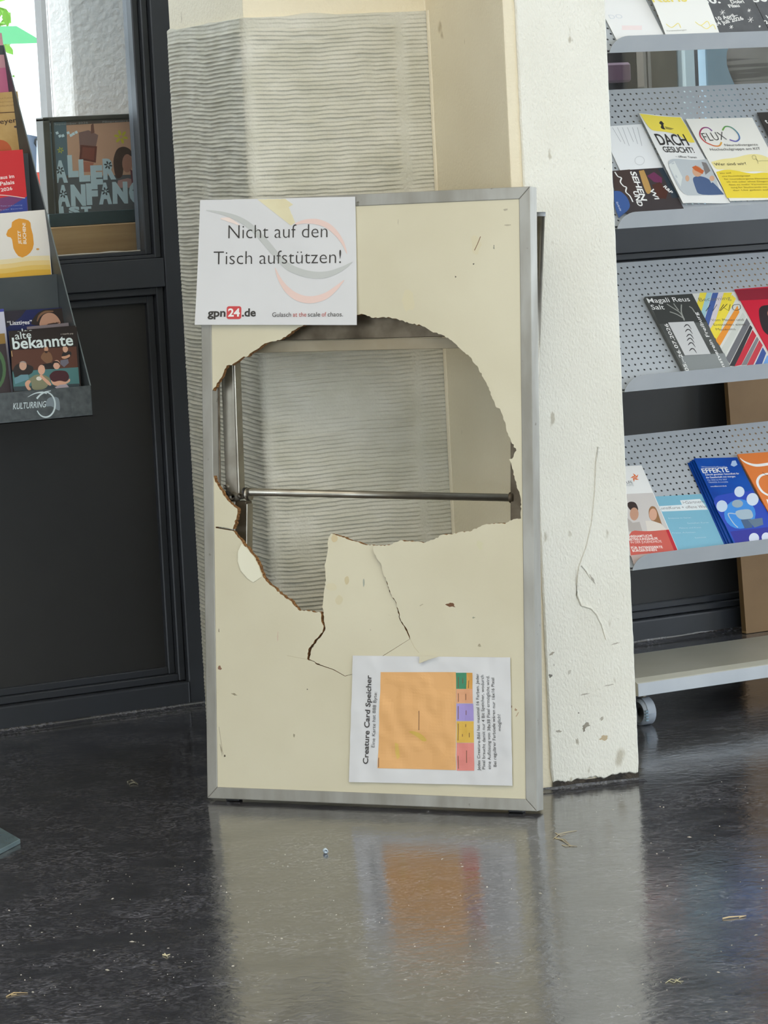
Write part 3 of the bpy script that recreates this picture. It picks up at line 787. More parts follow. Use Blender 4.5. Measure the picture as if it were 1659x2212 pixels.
# ------------------------------------------------------------------ crumpled handout stuck to the table
def crumple(x, y):
    e = min(1.0, max(0.0, min(x, y, 0.29 - x, 0.205 - y) / 0.03))
    c = 0.0016 + 0.0022 * (noise.noise((x * 24, y * 24, 3.3)) + 0.6 * noise.noise((x * 55, y * 55, 1.3)))
    return max(0.0006, c) + 0.0016 * (1 - e) * (0.4 + 0.6 * abs(noise.noise((x * 14, y * 14, 8))))
hand = Sheet('paper_handout', 'crumpled white handout with orange memory chart stuck sideways near the table foot', 'paper', TO, TR, TN,
             [(763, 1416), (1103, 1420), (1108, 1697), (755, 1689)], M_paper, bend=crumple, nx=60, ny=44)
def S2(x, y): return (730 + x * 0.2833, 1380 + y * 0.2833)
def hp(pts, c): hand.poly([S2(*p) for p in pts], c)
hp([(330, 253), (903, 253), (905, 1000), (308, 985)], (232, 178, 116))
hp([(903, 258), (983, 258), (983, 381), (905, 381)], (66, 140, 104)); hp([(983, 258), (1030, 258), (1032, 381), (983, 381)], (222, 164, 82))
hp([(905, 381), (1032, 381), (1035, 491), (906, 491)], (230, 170, 128)); hp([(908, 494), (1037, 494), (1040, 625), (909, 625)], (168, 152, 212))
hp([(908, 628), (1040, 628), (1041, 791), (909, 791)], (224, 182, 80)); hp([(910, 793), (1042, 793), (1044, 1004), (911, 1004)], (228, 140, 130))
tk = (66, 62, 60)
for (x, ya, yb) in ((922, 375, 290), (956, 340, 300), (1002, 375, 300), (922, 480, 415), (980, 465, 418), (922, 612, 512), (982, 580, 545), (922, 775, 645), (955, 745, 725), (980, 672, 650), (1008, 750, 715), (924, 990, 890), (988, 945, 850), (318, 978, 905), (625, 695, 548)):
    hp([(x - 4, ya), (x - 4, yb), (x + 1, yb), (x + 1, ya)], (120, 84, 60))
hp([(535, 705), (580, 700), (640, 722), (690, 775), (650, 785), (600, 740)], (222, 186, 92)); hp([(440, 790), (465, 800), (475, 900), (455, 920), (440, 870)], (226, 190, 100))
hand.text('Creature Card Speicher', S2(234, 955), S2(260, 278), 10.5, tk, 0.02)
hand.text('Eine Karte hat 888 Byte:', S2(283, 828), S2(301, 405), 7, (90, 88, 86))
for (t_, a_, b_) in (('Jedes Creature-Bild hat maximal 16 Farben. Jeder', (1092, 1003), (1080, 265)), ('Pixel braucht damit nur 4 Bit Speicher, wodurch', (1130, 993), (1118, 275)),
                     ('eine Auflösung von 38x38 Pixel ermöglicht wird.', (1171, 993), (1158, 280)), ('Bei regulärer Farbtiefe wären nur 16x16 Pixel', (1212, 975), (1196, 297)), ('möglich!', (1249, 700), (1243, 575))):
    hand.text(t_, S2(*a_), S2(*b_), 6.4, (84, 82, 80), 0.003)
hand.done()
# torn-back tab at the top edge of the handout
slab('torn_tab', [[hand.uv(*S2(*p)) for p in [(600, 128), (636, 135), (632, 186), (700, 158), (790, 131), (720, 126)]]], 0.0065, 0.0069, [M_laminate] * 2, hand.ob)

# ------------------------------------------------------------------ rolling brochure rack on the right
RX0, RX1, RY, RB = 3.495, 4.60, -0.88, 0.90
RO = V((RX0, RY, 0))
rack = empty('brochure_rack', Matrix.Translation(RO))
tag(rack, 'silver rolling brochure rack with sloping perforated shelves right of the pillar', 'rack')
RN = V((0, -1, RB)).normalized(); RV = V((0, RB, 1)).normalized()
TIERS = [(1.230, None), (0.915, (1500, 186)), (0.620, (1500, 556)), (0.294, (1500, 926))]
def tier_point(zk): return V((0, RY + 0.006, zk + 0.003))
def perforated(w, h, px=0.0135, r=0.0023):
    nx, ny = int(w / px), int(h / px); dx, dy = w / nx, h / ny
    vs, fs = [], []; idx = {}
    def vid(p):
        k = (round(p[0], 6), round(p[1], 6))
        if k not in idx: idx[k] = len(vs); vs.append((p[0], p[1]))
        return idx[k]
    for j in range(ny):
        for i in range(nx):
            cx_, cy_ = (i + 0.5) * dx, (j + 0.5) * dy
            o = [vid((cx_ + a * dx / 2, cy_ + b * dy / 2)) for a, b in ((1, 0), (1, 1), (0, 1), (-1, 1), (-1, 0), (-1, -1), (0, -1), (1, -1))]
            q = []
            for k in range(8):
                w_ = math.pi / 4 * k; q.append(len(vs)); vs.append((cx_ + r * math.cos(w_), cy_ + r * math.sin(w_)))
            for k in range(8): fs.append((o[k], o[(k + 1) % 8], q[(k + 1) % 8], q[k]))
    return vs, fs
for zk, top in TIERS:
    p = tier_point(zk)
    L = 0.30 if top is None else (on_plane(top[0], top[1], p, RN) - p).dot(RV)
    vs2, fs = perforated(RX1 - RX0 - 0.012, L - 0.012)
    vs = []
    for a in vs2:
        q = p + RV * (a[1] + 0.006) - RO; vs.append((a[0] + 0.006, q.y, q.z))
    sh = mk('shelf', vs, fs, M_rack, rack)
    # plain margins round the perforated field
    q0, q1 = p - RO, p + RV * L - RO
    for (xa, xb, s0, s1) in ((0, RX1 - RX0, 0, 0.006), (0, RX1 - RX0, L - 0.006, L), (0, 0.006, 0.006, L - 0.006), (RX1 - RX0 - 0.006, RX1 - RX0, 0.006, L - 0.006)):
        a_, b_ = q0 + RV * s0, q0 + RV * s1
        mk('shelf_margin', [(xa, a_.y, a_.z), (xb, a_.y, a_.z), (xb, b_.y, b_.z), (xa, b_.y, b_.z)], [(0, 1, 2, 3)], M_rack, sh)
    mk('shelf_fold', [(0, q1.y, q1.z), (RX1 - RX0, q1.y, q1.z), (RX1 - RX0, q1.y + 0.010, q1.z - 0.006), (0, q1.y + 0.010, q1.z - 0.006)], [(0, 1, 2, 3)], M_rack, sh)
    # upturned front lip with a rounded end
    hl = 0.027; pts = [(0.0, zk - 0.002), (RX1 - RX0, zk - 0.002), (RX1 - RX0, zk + hl)]
    for k in range(9):
        w = math.pi / 2 * k / 8; pts.append((0.034 - 0.034 * math.sin(w), zk + hl - 0.027 + 0.027 * math.cos(w)))
    vv = [(a, -0.0012 - (b - zk) * 0.42, b) for a, b in pts] + [(a, 0.0002 - (b - zk) * 0.42, b) for a, b in pts]; n = len(pts)
    mk('lip', vv, [tuple(range(n)), tuple(range(2 * n - 1, n - 1, -1))] + [(i, n + i, n + (i + 1) % n, (i + 1) % n) for i in range(n)], M_rack, sh)
    box('tray_floor', (0, RX1 - RX0, 0.0, 0.0075, zk - 0.002, zk - 0.0008), M_rack, sh)
    box('shelf_bracket', (0.03, 0.036, q1.y - 0.01, 0.29, q1.z - 0.05, q1.z - 0.008), M_rack, sh)
for x in (0.04, RX1 - RX0 - 0.07):
    box('upright', (x, x + 0.03, 0.275, 0.305, 0.08, 1.62), M_rack, rack, bevel=0.002)
zb = 0.083
yb = on_z(1500, 1403, zb).y - RY
prof = [(0.0, 0.060), (0.0, 0.0825), (0.002, 0.0845), (0.018, 0.0845 + 0.006), (0.03, 0.0905), (yb, 0.0905), (yb, 0.060)]
n = len(prof); wd_ = RX1 - RX0
vs = [(0, a, b) for a, b in prof] + [(wd_, a, b) for a, b in prof]
mk('base_tray', vs, [tuple(range(n)), tuple(range(2 * n - 1, n - 1, -1))] + [(i, (i + 1) % n, n + (i + 1) % n, n + i) for i in range(n)], surf('pale_base_laminate', (186, 184, 172), (178, 176, 162), rough=0.3, scale=8), rack)
box('base_edge', (0.0, wd_, -0.002, 0.0, 0.0595, 0.0835), M_rack, rack, bevel=0.0008)
M_castor = surf('grey_caster_plastic', (164, 172, 182), (150, 158, 168), rough=0.4, scale=30)
c0 = on_y(1391, 1541, RY + 0.03) - RO
for (cx_, cy_) in ((c0.x, 0.03), (wd_ - 0.03, 0.03), (c0.x, 0.27), (wd_ - 0.03, 0.27)):
    w = tube('caster', [(cx_ - 0.013, cy_, 0.0245), (cx_ - 0.011, cy_, 0.0245), (cx_ + 0.011, cy_, 0.0245), (cx_ + 0.013, cy_, 0.0245)], [0.019, 0.0245, 0.0245, 0.019], M_castor, rack, seg=24)
    hv, hf = [], []
    for k in range(13):
        a = math.pi * k / 12; r_ = 0.0275
        hv += [(cx_ - 0.009, cy_ + r_ * math.cos(a), 0.0245 + r_ * math.sin(a)), (cx_ + 0.009, cy_ + r_ * math.cos(a), 0.0245 + r_ * math.sin(a))]
        if k: hf.append((2 * k - 2, 2 * k - 1, 2 * k + 1, 2 * k))
    mk('caster_hood', hv, hf, flat((150, 158, 168), 0.5), w, smooth=True)
    tube('caster_stem', [(cx_, cy_, 0.05), (cx_, cy_, 0.061)], 0.006, M_steel, w)
    for k in range(4): box('brake_rib', (cx_ - 0.016, cx_ - 0.010, cy_ - 0.031, cy_ - 0.025, 0.012 + k * 0.0055, 0.015 + k * 0.0055), flat((120, 142, 156), 0.5), w)

# brown board leaning on the wall behind the rack
bo = on_z(1588, 1366); bt = on_y(1604, 828, -0.02)
plank = empty('fibreboard', Matrix.Translation(V((bo.x, -0.06, 0.0))))
tag(plank, 'brown fibreboard panel leaning on the dark wall behind the brochure rack', 'board')
mk('panel', [(0, 0, 0.001), (0.42, 0, 0.001), (0.42, 0.046, 0.80), (0.0, 0.046, 0.80), (0, 0.016, 0.001), (0.42, 0.016, 0.001), (0.42, 0.058, 0.80), (0, 0.058, 0.80)],
   [(0, 1, 2, 3), (7, 6, 5, 4), (0, 4, 5, 1), (1, 5, 6, 2), (2, 6, 7, 3), (3, 7, 4, 0)], M_brown_board, plank)
box('edge_band', (-0.0006, 0.0, 0.0012, 0.0148, 0.002, 0.006), flat((196, 160, 110), 0.6), plank)

def Z4(x, y): return (1300 + x * 0.2164, y * 0.2164)
def Z5(x, y): return (1300 + x * 0.2164, 220 + y * 0.2164)
def Z6(x, y): return (1310 + x * 0.21037, 540 + y * 0.21037)
def Z7(x, y): return (1310 + x * 0.21037, 900 + y * 0.21037)
def rack_sheet(name, label, zk, quad, col, off, thick=0.0006, cat='flyer', bend=None, group=None):
    m = col if isinstance(col, bpy.types.Material) else flat(col, 0.42)
    return Sheet(name, label, cat, tier_point(zk), V((1, 0, 0)), RN, quad, m, thick=thick, off=off, bend=bend, group=group)
W_ = (238, 238, 236); K_ = (38, 36, 36)
t1, t2, t3, t4 = 1.230, 0.915, 0.620, 0.294
# --- top shelf
s = rack_sheet('flyer', 'blank-looking white flyer on the top rack shelf beside the pillar', t1, [(1240, -90), (1345, -98), (1437, 82), (1335, 92)], (244, 244, 244), 0.0025)
s.text('DO', Z4(85, 190), Z4(215, 182), 9, (222, 226, 232)); s.rect(*Z4(200, 255), *Z4(400, 300), (246, 230, 230)); s.done()
s = rack_sheet('flyer', 'white flyer with yellow Karls lettering curling on the top shelf', t1, [(1352, -95), (1470, -100), (1556, 78), (1441, 84)], (244, 244, 240), 0.004,
               bend=lambda x, y: 0.010 * math.sin(min(1, max(0, y / 0.2)) * math.pi))
s.text('Karls', Z4(490, 62), Z4(835, 55), 22, (244, 226, 120), 0.005)
for (a_, b_) in ((690, 290), (980, 270), (1040, 300)): s.stroke([Z4(a_ - 60, b_ - 30), Z4(a_, b_), Z4(a_ + 60, b_ - 36), Z4(a_ + 90, b_ + 4)], 2.0, (246, 232, 140))
s.text('Veranstaltungen', Z4(640, 326), Z4(840, 316), 2.5, (150, 150, 140)); s.done()
for k, (dx, lab) in enumerate(((0, 'charcoal film-programme flyer with white stars beside the yellow-lettered one, top shelf'), (109, 'second charcoal film-programme flyer cut by the right picture edge, top shelf'))):
    s = rack_sheet('flyer', lab, t1, [(1470 + dx, -98 - k * 4), (1576 + dx, -102 - k * 4), (1664 + dx, 73 - k * 4), (1557 + dx, 78 - k * 4)], surf('charcoal_print', (96, 98, 102), (84, 86, 90), rough=0.35, scale=30), 0.003)
    q = lambda x, y: (Z4(x, y)[0] + dx, Z4(x, y)[1] - k * 4)
    s.text('30.', q(1015, 40), q(1190, 30), 16, W_, 0.03); s.text('Dobri', q(1295, 35), q(1425, 30), 7, W_, 0.03); s.text('Filau', q(1275, 78), q(1380, 68), 7, W_, 0.03)
    s.text('10 April–', q(1155, 205), q(1365, 165), 8, W_, 0.03); s.text('24 Juli 2026', q(1135, 258), q(1420, 195), 8, W_, 0.03)
    for (a_, b_, r_) in ((1205, 125, 6), (1470, 105, 4), (1485, 198, 6.5), (1292, 270, 4.5), (1575, 265, 2.5)):
        for t in range(3):
            w = t * math.pi / 3 + 0.2; c_ = q(a_, b_)
            s.stroke([(c_[0] - r_ * math.cos(w), c_[1] - r_ * math.sin(w)), (c_[0] + r_ * math.cos(w), c_[1] + r_ * math.sin(w))], 1.5, W_, smooth=False)
        s.cut()
    s.done()
# --- second shelf
s = rack_sheet('flyer', 'white flyer with sideways small print behind the colourful photo card', t2, [(1296, 274), (1386, 268), (1462, 425), (1370, 434)], (236, 238, 240), 0.002)
for k in range(6): s.stroke([Z5(105 + 50 * k, 255), Z5(190 + 42 * k, 250 + 150 + 20 * (k % 3))], 0.9, (150, 152, 158), smooth=False); s.cut()
s.ell(*Z5(377, 587), 11, 10, (210, 212, 214)); s.ell(*Z5(377, 587), 9.6, 8.6, (236, 238, 240)); s.done()
s = rack_sheet('postcard', 'dark postcard with SEHEN UND lettering and a white wavy line, second shelf', t2, [(1308, 370), (1432, 362), (1481, 458), (1357, 467)], (60, 52, 54), 0.004, cat='card')
s.poly([Z5(*p) for p in [(112, 690), (280, 675), (330, 760), (420, 930), (250, 990), (130, 880)]], (66, 50, 46))
s.poly([Z5(*p) for p in [(370, 690), (420, 680), (470, 800), (500, 900), (450, 930), (400, 800)]], (186, 146, 84))
s.poly([Z5(*p) for p in [(450, 740), (520, 700), (600, 760), (600, 810), (520, 800)]], (110, 44, 84)); s.poly([Z5(*p) for p in [(500, 830), (580, 800), (660, 900), (640, 970), (560, 960)]], (74, 36, 24))
s.poly([Z5(*p) for p in [(560, 665), (610, 657), (770, 955), (700, 962), (640, 800)]], (44, 58, 70))
s.poly([Z5(*p) for p in [(120, 890), (190, 890), (260, 960), (290, 1060), (170, 1160), (130, 1060)]], (54, 88, 150))
s.stroke([Z5(*p) for p in [(130, 700), (160, 745), (195, 760), (185, 800), (215, 840), (245, 855), (240, 900), (280, 940), (310, 1000)]], 3.2, W_)
s.text('SEHEN', Z5(280, 695), Z5(395, 985), 12, W_, 0.03); s.text('UND', Z5(310, 890), Z5(360, 1040), 11, W_, 0.03)
s.text('WI', Z5(470, 870), Z5(530, 975), 10, W_, 0.02); s.text('R&P', Z5(610, 850), Z5(690, 920), 8, W_, 0.02)
s.text('Karlsruhe', Z5(140, 1000), Z5(180, 1090), 4.5, (220, 226, 240)); s.done()
s = rack_sheet('flyer', 'yellow and white flyer reading DACH GESUCHT on the second shelf', t2, [(1379, 247), (1473, 250), (1579, 436), (1474, 441)], (232, 232, 230), 0.006,
               bend=lambda x, y: 0.003 * math.cos(x * 30))
s.poly([Z5(*p) for p in [(372, 130), (560, 142), (790, 145), (850, 235), (935, 395), (880, 400), (760, 320), (640, 300), (500, 300), (450, 250)]], (238, 218, 84))
s.poly([Z5(*p) for p in [(590, 185), (625, 222), (612, 224), (622, 262), (640, 275), (610, 278), (582, 262), (596, 232), (566, 218)]], K_)
s.poly([Z5(*p) for p in [(628, 245), (725, 262), (690, 276), (640, 272)]], (150, 138, 60))
s.text('DACH', Z5(575, 440), Z5(882, 425), 24, K_, 0.012); s.text('GESUCHT!', Z5(620, 512), Z5(935, 500), 12, K_, 0.012); s.text('– öffnet Türen', Z5(735, 560), Z5(955, 555), 4.5, K_)
s.poly([Z5(*p) for p in [(640, 620), (700, 570), (960, 575), (1060, 560), (1210, 905), (960, 940), (790, 945)]], (186, 192, 196))
s.poly([Z5(*p) for p in [(660, 640), (720, 600), (800, 760), (780, 860), (720, 760)]], (214, 218, 216)); s.poly([Z5(*p) for p in [(1000, 590), (1050, 600), (1090, 680), (1040, 720)]], (126, 120, 118))
s.poly([Z5(*p) for p in [(900, 760), (960, 735), (1040, 745), (1110, 790), (1180, 860), (1225, 915), (960, 935), (930, 860)]], (70, 92, 132))
s.ell(*Z5(955, 690), 11, 12, (206, 160, 128)); s.poly([Z5(*p) for p in [(900, 650), (940, 630), (1025, 680), (1010, 715), (930, 680)]], (196, 96, 40)); s.ell(*Z5(1105, 755), 5.5, 6, (210, 166, 136)); s.ell(*Z5(850, 770), 4.5, 7, (206, 164, 134)); s.done()
s = rack_sheet('flyer', 'white flyer with rainbow FLUX loop logo and yellow waves, second shelf', t2, [(1481, 257), (1625, 254), (1717, 430), (1577, 434)], (238, 236, 228), 0.005)
s.poly([Z5(*p) for p in [(1090, 600), (1200, 570), (1330, 560), (1450, 525), (1560, 520), (1680, 560), (1760, 720), (1560, 690), (1400, 700), (1250, 670), (1140, 680)]], (240, 226, 156))
s.poly([Z5(*p) for p in [(1140, 700), (1240, 672), (1360, 690), (1500, 720), (1640, 700), (1780, 740), (1900, 960), (1250, 960)]], (238, 212, 60))
def ribbon(pts, c0, c1, c2):
    P = [V(Z5(*p)) for p in pts]; Q = []
    for i in range(len(P) - 1):
        a, b, d, e = P[max(i - 1, 0)], P[i], P[i + 1], P[min(i + 2, len(P) - 1)]
        for k in range(4):
            t = k / 4; Q.append(0.5 * ((2 * b) + (d - a) * t + (2 * a - 5 * b + 4 * d - e) * t * t + (3 * b - a - 3 * d + e) * t ** 3))
    Q.append(P[-1]); n = len(Q) - 1
    for i in range(n):
        f = i / n; ca, cb, g = (c0, c1, f * 2) if f < 0.5 else (c1, c2, f * 2 - 1)
        d = (Q[i + 1] - Q[i]) * 0.15
        s.stroke([Q[i] - d, Q[i + 1] + d], 3.6, tuple(int(ca[k] * (1 - g) + cb[k] * g) for k in range(3)), smooth=False)
ribbon([(1100, 290), (1060, 260), (1010, 262), (980, 300), (985, 350), (1030, 400), (1080, 425), (1130, 442), (1175, 438), (1195, 405)], (120, 70, 150), (200, 56, 64), (228, 180, 70))
ribbon([(1205, 285), (1230, 250), (1280, 252), (1330, 285), (1365, 330), (1372, 370), (1345, 395), (1310, 392), (1275, 380)], (110, 170, 60), (80, 130, 180), (120, 80, 170))
s.text('FLUX', Z5(1035, 395), Z5(1250, 380), 18, K_, -0.012); s.text('Neurodivergente', Z5(1230, 445), Z5(1560, 440), 4.8, (70, 66, 66)); s.text('Hochschulgruppe am KIT', Z5(1085, 490), Z5(1585, 480), 5.2, (70, 66, 66))
s.text('Wer sind wir?', Z5(1130, 640), Z5(1445, 632), 6, (84, 80, 66)); s.stroke([Z5(*p) for p in [(1560, 620), (1545, 575), (1510, 575), (1500, 545), (1530, 540), (1550, 590), (1600, 590), (1690, 590)]], 0.7, (90, 86, 60))
for k, t_ in enumerate(('Wir sind', 'eine Hochschulgruppe', 'für neurodivergente Menschen am', 'ob mit oder ohne Diagnosen', 'dass es mehr Vernetzung und', 'tung für Studierende mit Neuro', 'der Uni geben sollte')):
    s.text(t_, Z5(1180 + 22 * k, 725 + 28 * k), Z5(1180 + 22 * k + (110, 280, 500, 470, 480, 470, 400)[k], 722 + 28 * k - 4), 3.2, (150, 128, 44))
s.done()
s = rack_sheet('flyer', 'dark brown flyer at the right picture edge of the second shelf', t2, [(1635, 243), (1760, 238), (1850, 420), (1727, 425)], (58, 54, 52), 0.007)
s.text('t', Z5(1640, 215), Z5(1665, 213), 9, W_, 0.02); s.done()
# --- third shelf
s = rack_sheet('booklet', 'stack of grey booklets titled Magali Reus Salt on the third shelf', t3, [(1393, 641), (1495, 634.5), (1577, 795), (1480, 806)], surf('grey_photo_print', (96, 98, 96), (70, 72, 70), rough=0.32, scale=14), 0.0095, thick=0.007, cat='booklet')
s.poly([Z6(*p) for p in [(420, 480), (880, 450), (1030, 740), (540, 760)]], (56, 58, 56)); s.poly([Z6(*p) for p in [(760, 1090), (1210, 1060), (1270, 1200), (810, 1262)]], (136, 140, 140))
for pts in ([(800, 725), (760, 650), (690, 600), (620, 555)], [(800, 715), (770, 640), (770, 560)], [(790, 700), (720, 660), (650, 635)], [(905, 640), (880, 600), (850, 580)], [(740, 620), (710, 580), (690, 550)]):
    s.stroke([Z6(*p) for p in pts], 2.6, (156, 158, 152))
s.poly([Z6(*p) for p in [(632, 745), (895, 733), (1070, 1068), (805, 1083)]], (202, 202, 202))
for (a_, b_) in ((830, 780), (842, 828), (855, 880), (860, 920), (872, 965), (885, 1025)):
    s.stroke([Z6(a_ - 34, b_ + 14), Z6(a_ - 12, b_ - 10), Z6(a_ + 12, b_ - 6), Z6(a_ + 42, b_ + 36)], [1, 3, 3.2, 0.8], (62, 60, 62))
s.text('Magali Reus', Z6(432, 545), Z6(862, 527), 10, W_, 0.004); s.text('Salt', Z6(470, 612), Z6(600, 610), 10, W_, 0.004)
s.text('05.–26.07.2026', Z6(850, 1245), Z6(625, 758), 7.5, W_, 0.01); s.text('Kunstverein Freiburg', Z6(1262, 1290), Z6(930, 640), 7.5, W_, 0.01); s.done()
s = rack_sheet('flyer', 'striped rainbow flyer titled Becoming MKKO on the third shelf', t3, [(1495, 634), (1602, 629), (1692, 786), (1579, 794)], (220, 220, 214), 0.004)
def stripe(a0, a1, b0, b1, c): s.poly([Z6(*a0), Z6(*a1), Z6(*b1), Z6(*b0)], c)
for c, a_, b_ in (((232, 214, 70), 960, 1030), ((160, 200, 210), 1030, 1085), ((70, 96, 160), 1090, 1150), ((214, 206, 210), 1150, 1205), ((238, 216, 60), 1205, 1290)):
    e_ = (a_ - 880) * 1.55; g_ = (b_ - 880) * 1.55
    s.poly([Z6(a_, 440), Z6(b_, 438), Z6(880 + 0.52 * (g_ * 0.78), 440 + g_ * 0.78 + 10), Z6(880 + 0.52 * (e_ * 0.78), 440 + e_ * 0.78 + 10)], c)
for c, p_ in (((242, 220, 70), [(1290, 460), (1330, 500), (1110, 910), (1060, 820)]), ((236, 150, 50), [(1345, 570), (1365, 640), (1165, 985), (1120, 930)]), ((206, 208, 200), [(1400, 640), (1430, 690), (1215, 1090), (1180, 1010)]), ((112, 112, 116), [(1440, 700), (1475, 760), (1265, 1170), (1225, 1110)]), ((52, 50, 54), [(1475, 770), (1500, 800), (1320, 1195), (1262, 1190)]),
              ((200, 40, 58), [(1500, 820), (1540, 880), (1385, 1180), (1315, 1195)]), ((128, 128, 132), [(1545, 890), (1565, 920), (1440, 1180), (1385, 1185)]), ((196, 58, 70), [(1570, 925), (1605, 980), (1505, 1185), (1440, 1185)]), ((60, 84, 150), [(1605, 1000), (1640, 1060), (1590, 1190), (1520, 1185)]), ((110, 160, 220), [(1650, 1080), (1690, 1130), (1680, 1190), (1600, 1190)])):
    s.poly([Z6(*p) for p in p_], c)
s.text('Becoming', Z6(958, 530), Z6(1280, 510), 8, (120, 116, 96), -0.008)
s.stroke([Z6(*p) for p in [(1020, 630), (1065, 565), (1090, 630), (1135, 560), (1160, 625), (1205, 560)]], 1.6, K_, smooth=False); s.stroke([Z6(*p) for p in [(1170, 625), (1205, 590), (1240, 555)]], 1.4, K_, smooth=False); s.stroke([Z6(*p) for p in [(1200, 590), (1255, 625), (1270, 560)]], 1.4, K_, smooth=False)
s.stroke([Z6(*p) for p in [(1345, 560), (1300, 570), (1300, 610), (1340, 620), (1375, 600), (1370, 565), (1345, 560)]], 1.4, K_)
for k, t_ in enumerate(('Vom Planen und', 'Entstehen eines', 'Museums')): s.text(t_, Z6(1080 + 24 * k, 732 + 48 * k), Z6(1080 + 24 * k + (330, 330, 200)[k], 728 + 48 * k), 5, (96, 90, 76), -0.006)
s.done()
s = rack_sheet('flyer', 'bright red flyer with black silhouette at the right edge of the third shelf', t3, [(1587, 625), (1720, 614), (1800, 786), (1683, 800)], (208, 28, 56), 0.006, thick=0.002)
s.poly([Z6(*p) for p in [(1320, 410), (1720, 385), (1760, 500), (1365, 520)]], (142, 20, 44)); s.poly([Z6(*p) for p in [(1562, 575), (1720, 560), (1760, 800), (1700, 900), (1610, 840), (1570, 720)]], (40, 26, 30)); s.ell(*Z6(1690, 650), 8, 10, (186, 130, 110)); s.done()
# --- lowest shelf
s = rack_sheet('flyer', 'white flyer with orange pinwheel, two women and a red band, lowest shelf', t4, [(1296, 1010), (1386, 1005), (1466, 1192), (1372, 1202)], (236, 236, 234), 0.0045)
s.poly([Z7(*p) for p in [(190, 795), (475, 782), (640, 1165), (735, 1385), (240, 1430)]], (206, 200, 196))
s.poly([Z7(*p) for p in [(205, 900), (240, 870), (300, 880), (330, 950), (310, 1000), (240, 960)]], (52, 36, 32)); s.ell(*Z7(285, 1000), 9.5, 14, (196, 150, 124)); s.poly([Z7(*p) for p in [(215, 1040), (270, 1090), (340, 1080), (370, 1180), (230, 1180)]], (180, 172, 166))
s.poly([Z7(*p) for p in [(430, 960), (460, 915), (510, 930), (560, 1080), (580, 1130), (440, 1060)]], (150, 108, 70)); s.ell(*Z7(478, 1005), 8.5, 13, (214, 166, 140)); s.poly([Z7(*p) for p in [(400, 1070), (470, 1070), (560, 1100), (620, 1165), (420, 1180)]], (222, 214, 204))
s.poly([Z7(*p) for p in [(222, 1165), (420, 1180), (640, 1160), (735, 1385), (700, 1390), (250, 1440)]], (206, 92, 80)); s.poly([Z7(*p) for p in [(610, 1165), (640, 1160), (735, 1385), (700, 1390)]], (190, 34, 48)); s.poly([Z7(*p) for p in [(250, 1425), (440, 1405), (330, 1500), (280, 1520)]], (196, 176, 170))
for k in range(5):
    w = k * 2 * math.pi / 5 + 0.5; c_ = Z7(292, 625)
    s.poly([c_, (c_[0] + 10 * math.cos(w), c_[1] + 10 * math.sin(w)), (c_[0] + 5 * math.cos(w + 0.9), c_[1] + 5 * math.sin(w + 0.9))], (226, 108, 44))
s.text('HILFE', Z7(165, 690), Z7(270, 685), 5.5, (80, 84, 90)); s.text('KARLSRUHE', Z7(110, 718), Z7(285, 712), 5, (176, 180, 184), -0.01)
for k, (t_, xe) in enumerate((('EHRENAMTLICHE', 475), ('BETREUUNGSHILFE', 530), ('IN DER JUGENDHILFE', 570), ('', 0), ('FÜR INTERESSIERTE', 580), ('BÜRGER:INNEN', 520))):
    if t_: s.text(t_, Z7(222 + 8 * k + (0, 4, 14, 0, 4, 8)[k], 1245 + 29 * k), Z7(xe, 1235 + 29 * k), 5, (244, 236, 230), 0.02 if k != 2 else -0.004)
s.done()
s = rack_sheet('flyer', 'light blue flyer about Gärtnern and KunstKurse, half hidden on the lowest shelf', t4, [(1408, 1073), (1516, 1067), (1573, 1177), (1462, 1192)], (126, 182, 204), 0.0025)
s.poly([Z7(*p) for p in [(755, 860), (960, 845), (1000, 900), (775, 905)]], (226, 232, 234)); s.poly([Z7(*p) for p in [(535, 920), (1000, 892), (1040, 955), (570, 975)]], (226, 232, 234))
s.text('>Gärtnern', Z7(785, 898), Z7(1010, 885), 6, (96, 84, 84), -0.006); s.text('KunstKurse + offene Werk', Z7(540, 955), Z7(1060, 935), 6, (96, 84, 84), -0.006)
for k, (a_, b_, t_) in enumerate(((640, 870, 'Erlebnisse im Garten'), (830, 1050, 'Gestalten Kurse'), (750, 975, 'Malerei und Kunst'), (680, 915, 'Freies Arbeiten'), (910, 1030, 'Sommer'))): s.text(t_, Z7(a_, 1052 + 50 * k), Z7(b_, 1044 + 50 * k), 3, (196, 220, 230))
s.done()
for k in range(3):
    o_ = 12 - 4 * k; sh_ = (3 - k) * 0.0011
    s = rack_sheet('flyer', ('rearmost', 'second from the back', 'third from the back')[k] + ' blue flyer of the EFFEKTE stack on the lowest shelf', t4, [(1499 - o_ * 1.1, 990 + o_ * 0.8), (1588 - o_, 988 + o_ * 0.6), (1680 - o_, 1173), (1583 - o_ * 1.5, 1177)], surf('deep_blue_print', (14, 72, 160), (8, 54, 132), rough=0.3, scale=10), 0.003 + 0.0022 * k, thick=0.0018, group='blue flyers stacked on the lowest shelf'); s.done()
s = rack_sheet('flyer', 'front blue EFFEKTE flyer with a robot picture on the lowest shelf', t4, [(1499, 990), (1592, 988), (1684, 1172), (1586, 1176)], surf('blue_print', (20, 84, 178), (14, 64, 156), rough=0.3, scale=12), 0.0105, thick=0.0018, group='blue flyers stacked on the lowest shelf')
s.poly([Z7(*p) for p in [(1060, 830), (1300, 780), (1500, 760), (1680, 1000), (1740, 1290), (1320, 1305), (1240, 1150)]], (34, 70, 182)); s.ell(*Z7(1370, 1000), 34, 32, (60, 140, 220)); s.poly([Z7(*p) for p in [(1270, 1180), (1700, 1130), (1760, 1290), (1330, 1310)]], (44, 46, 150))
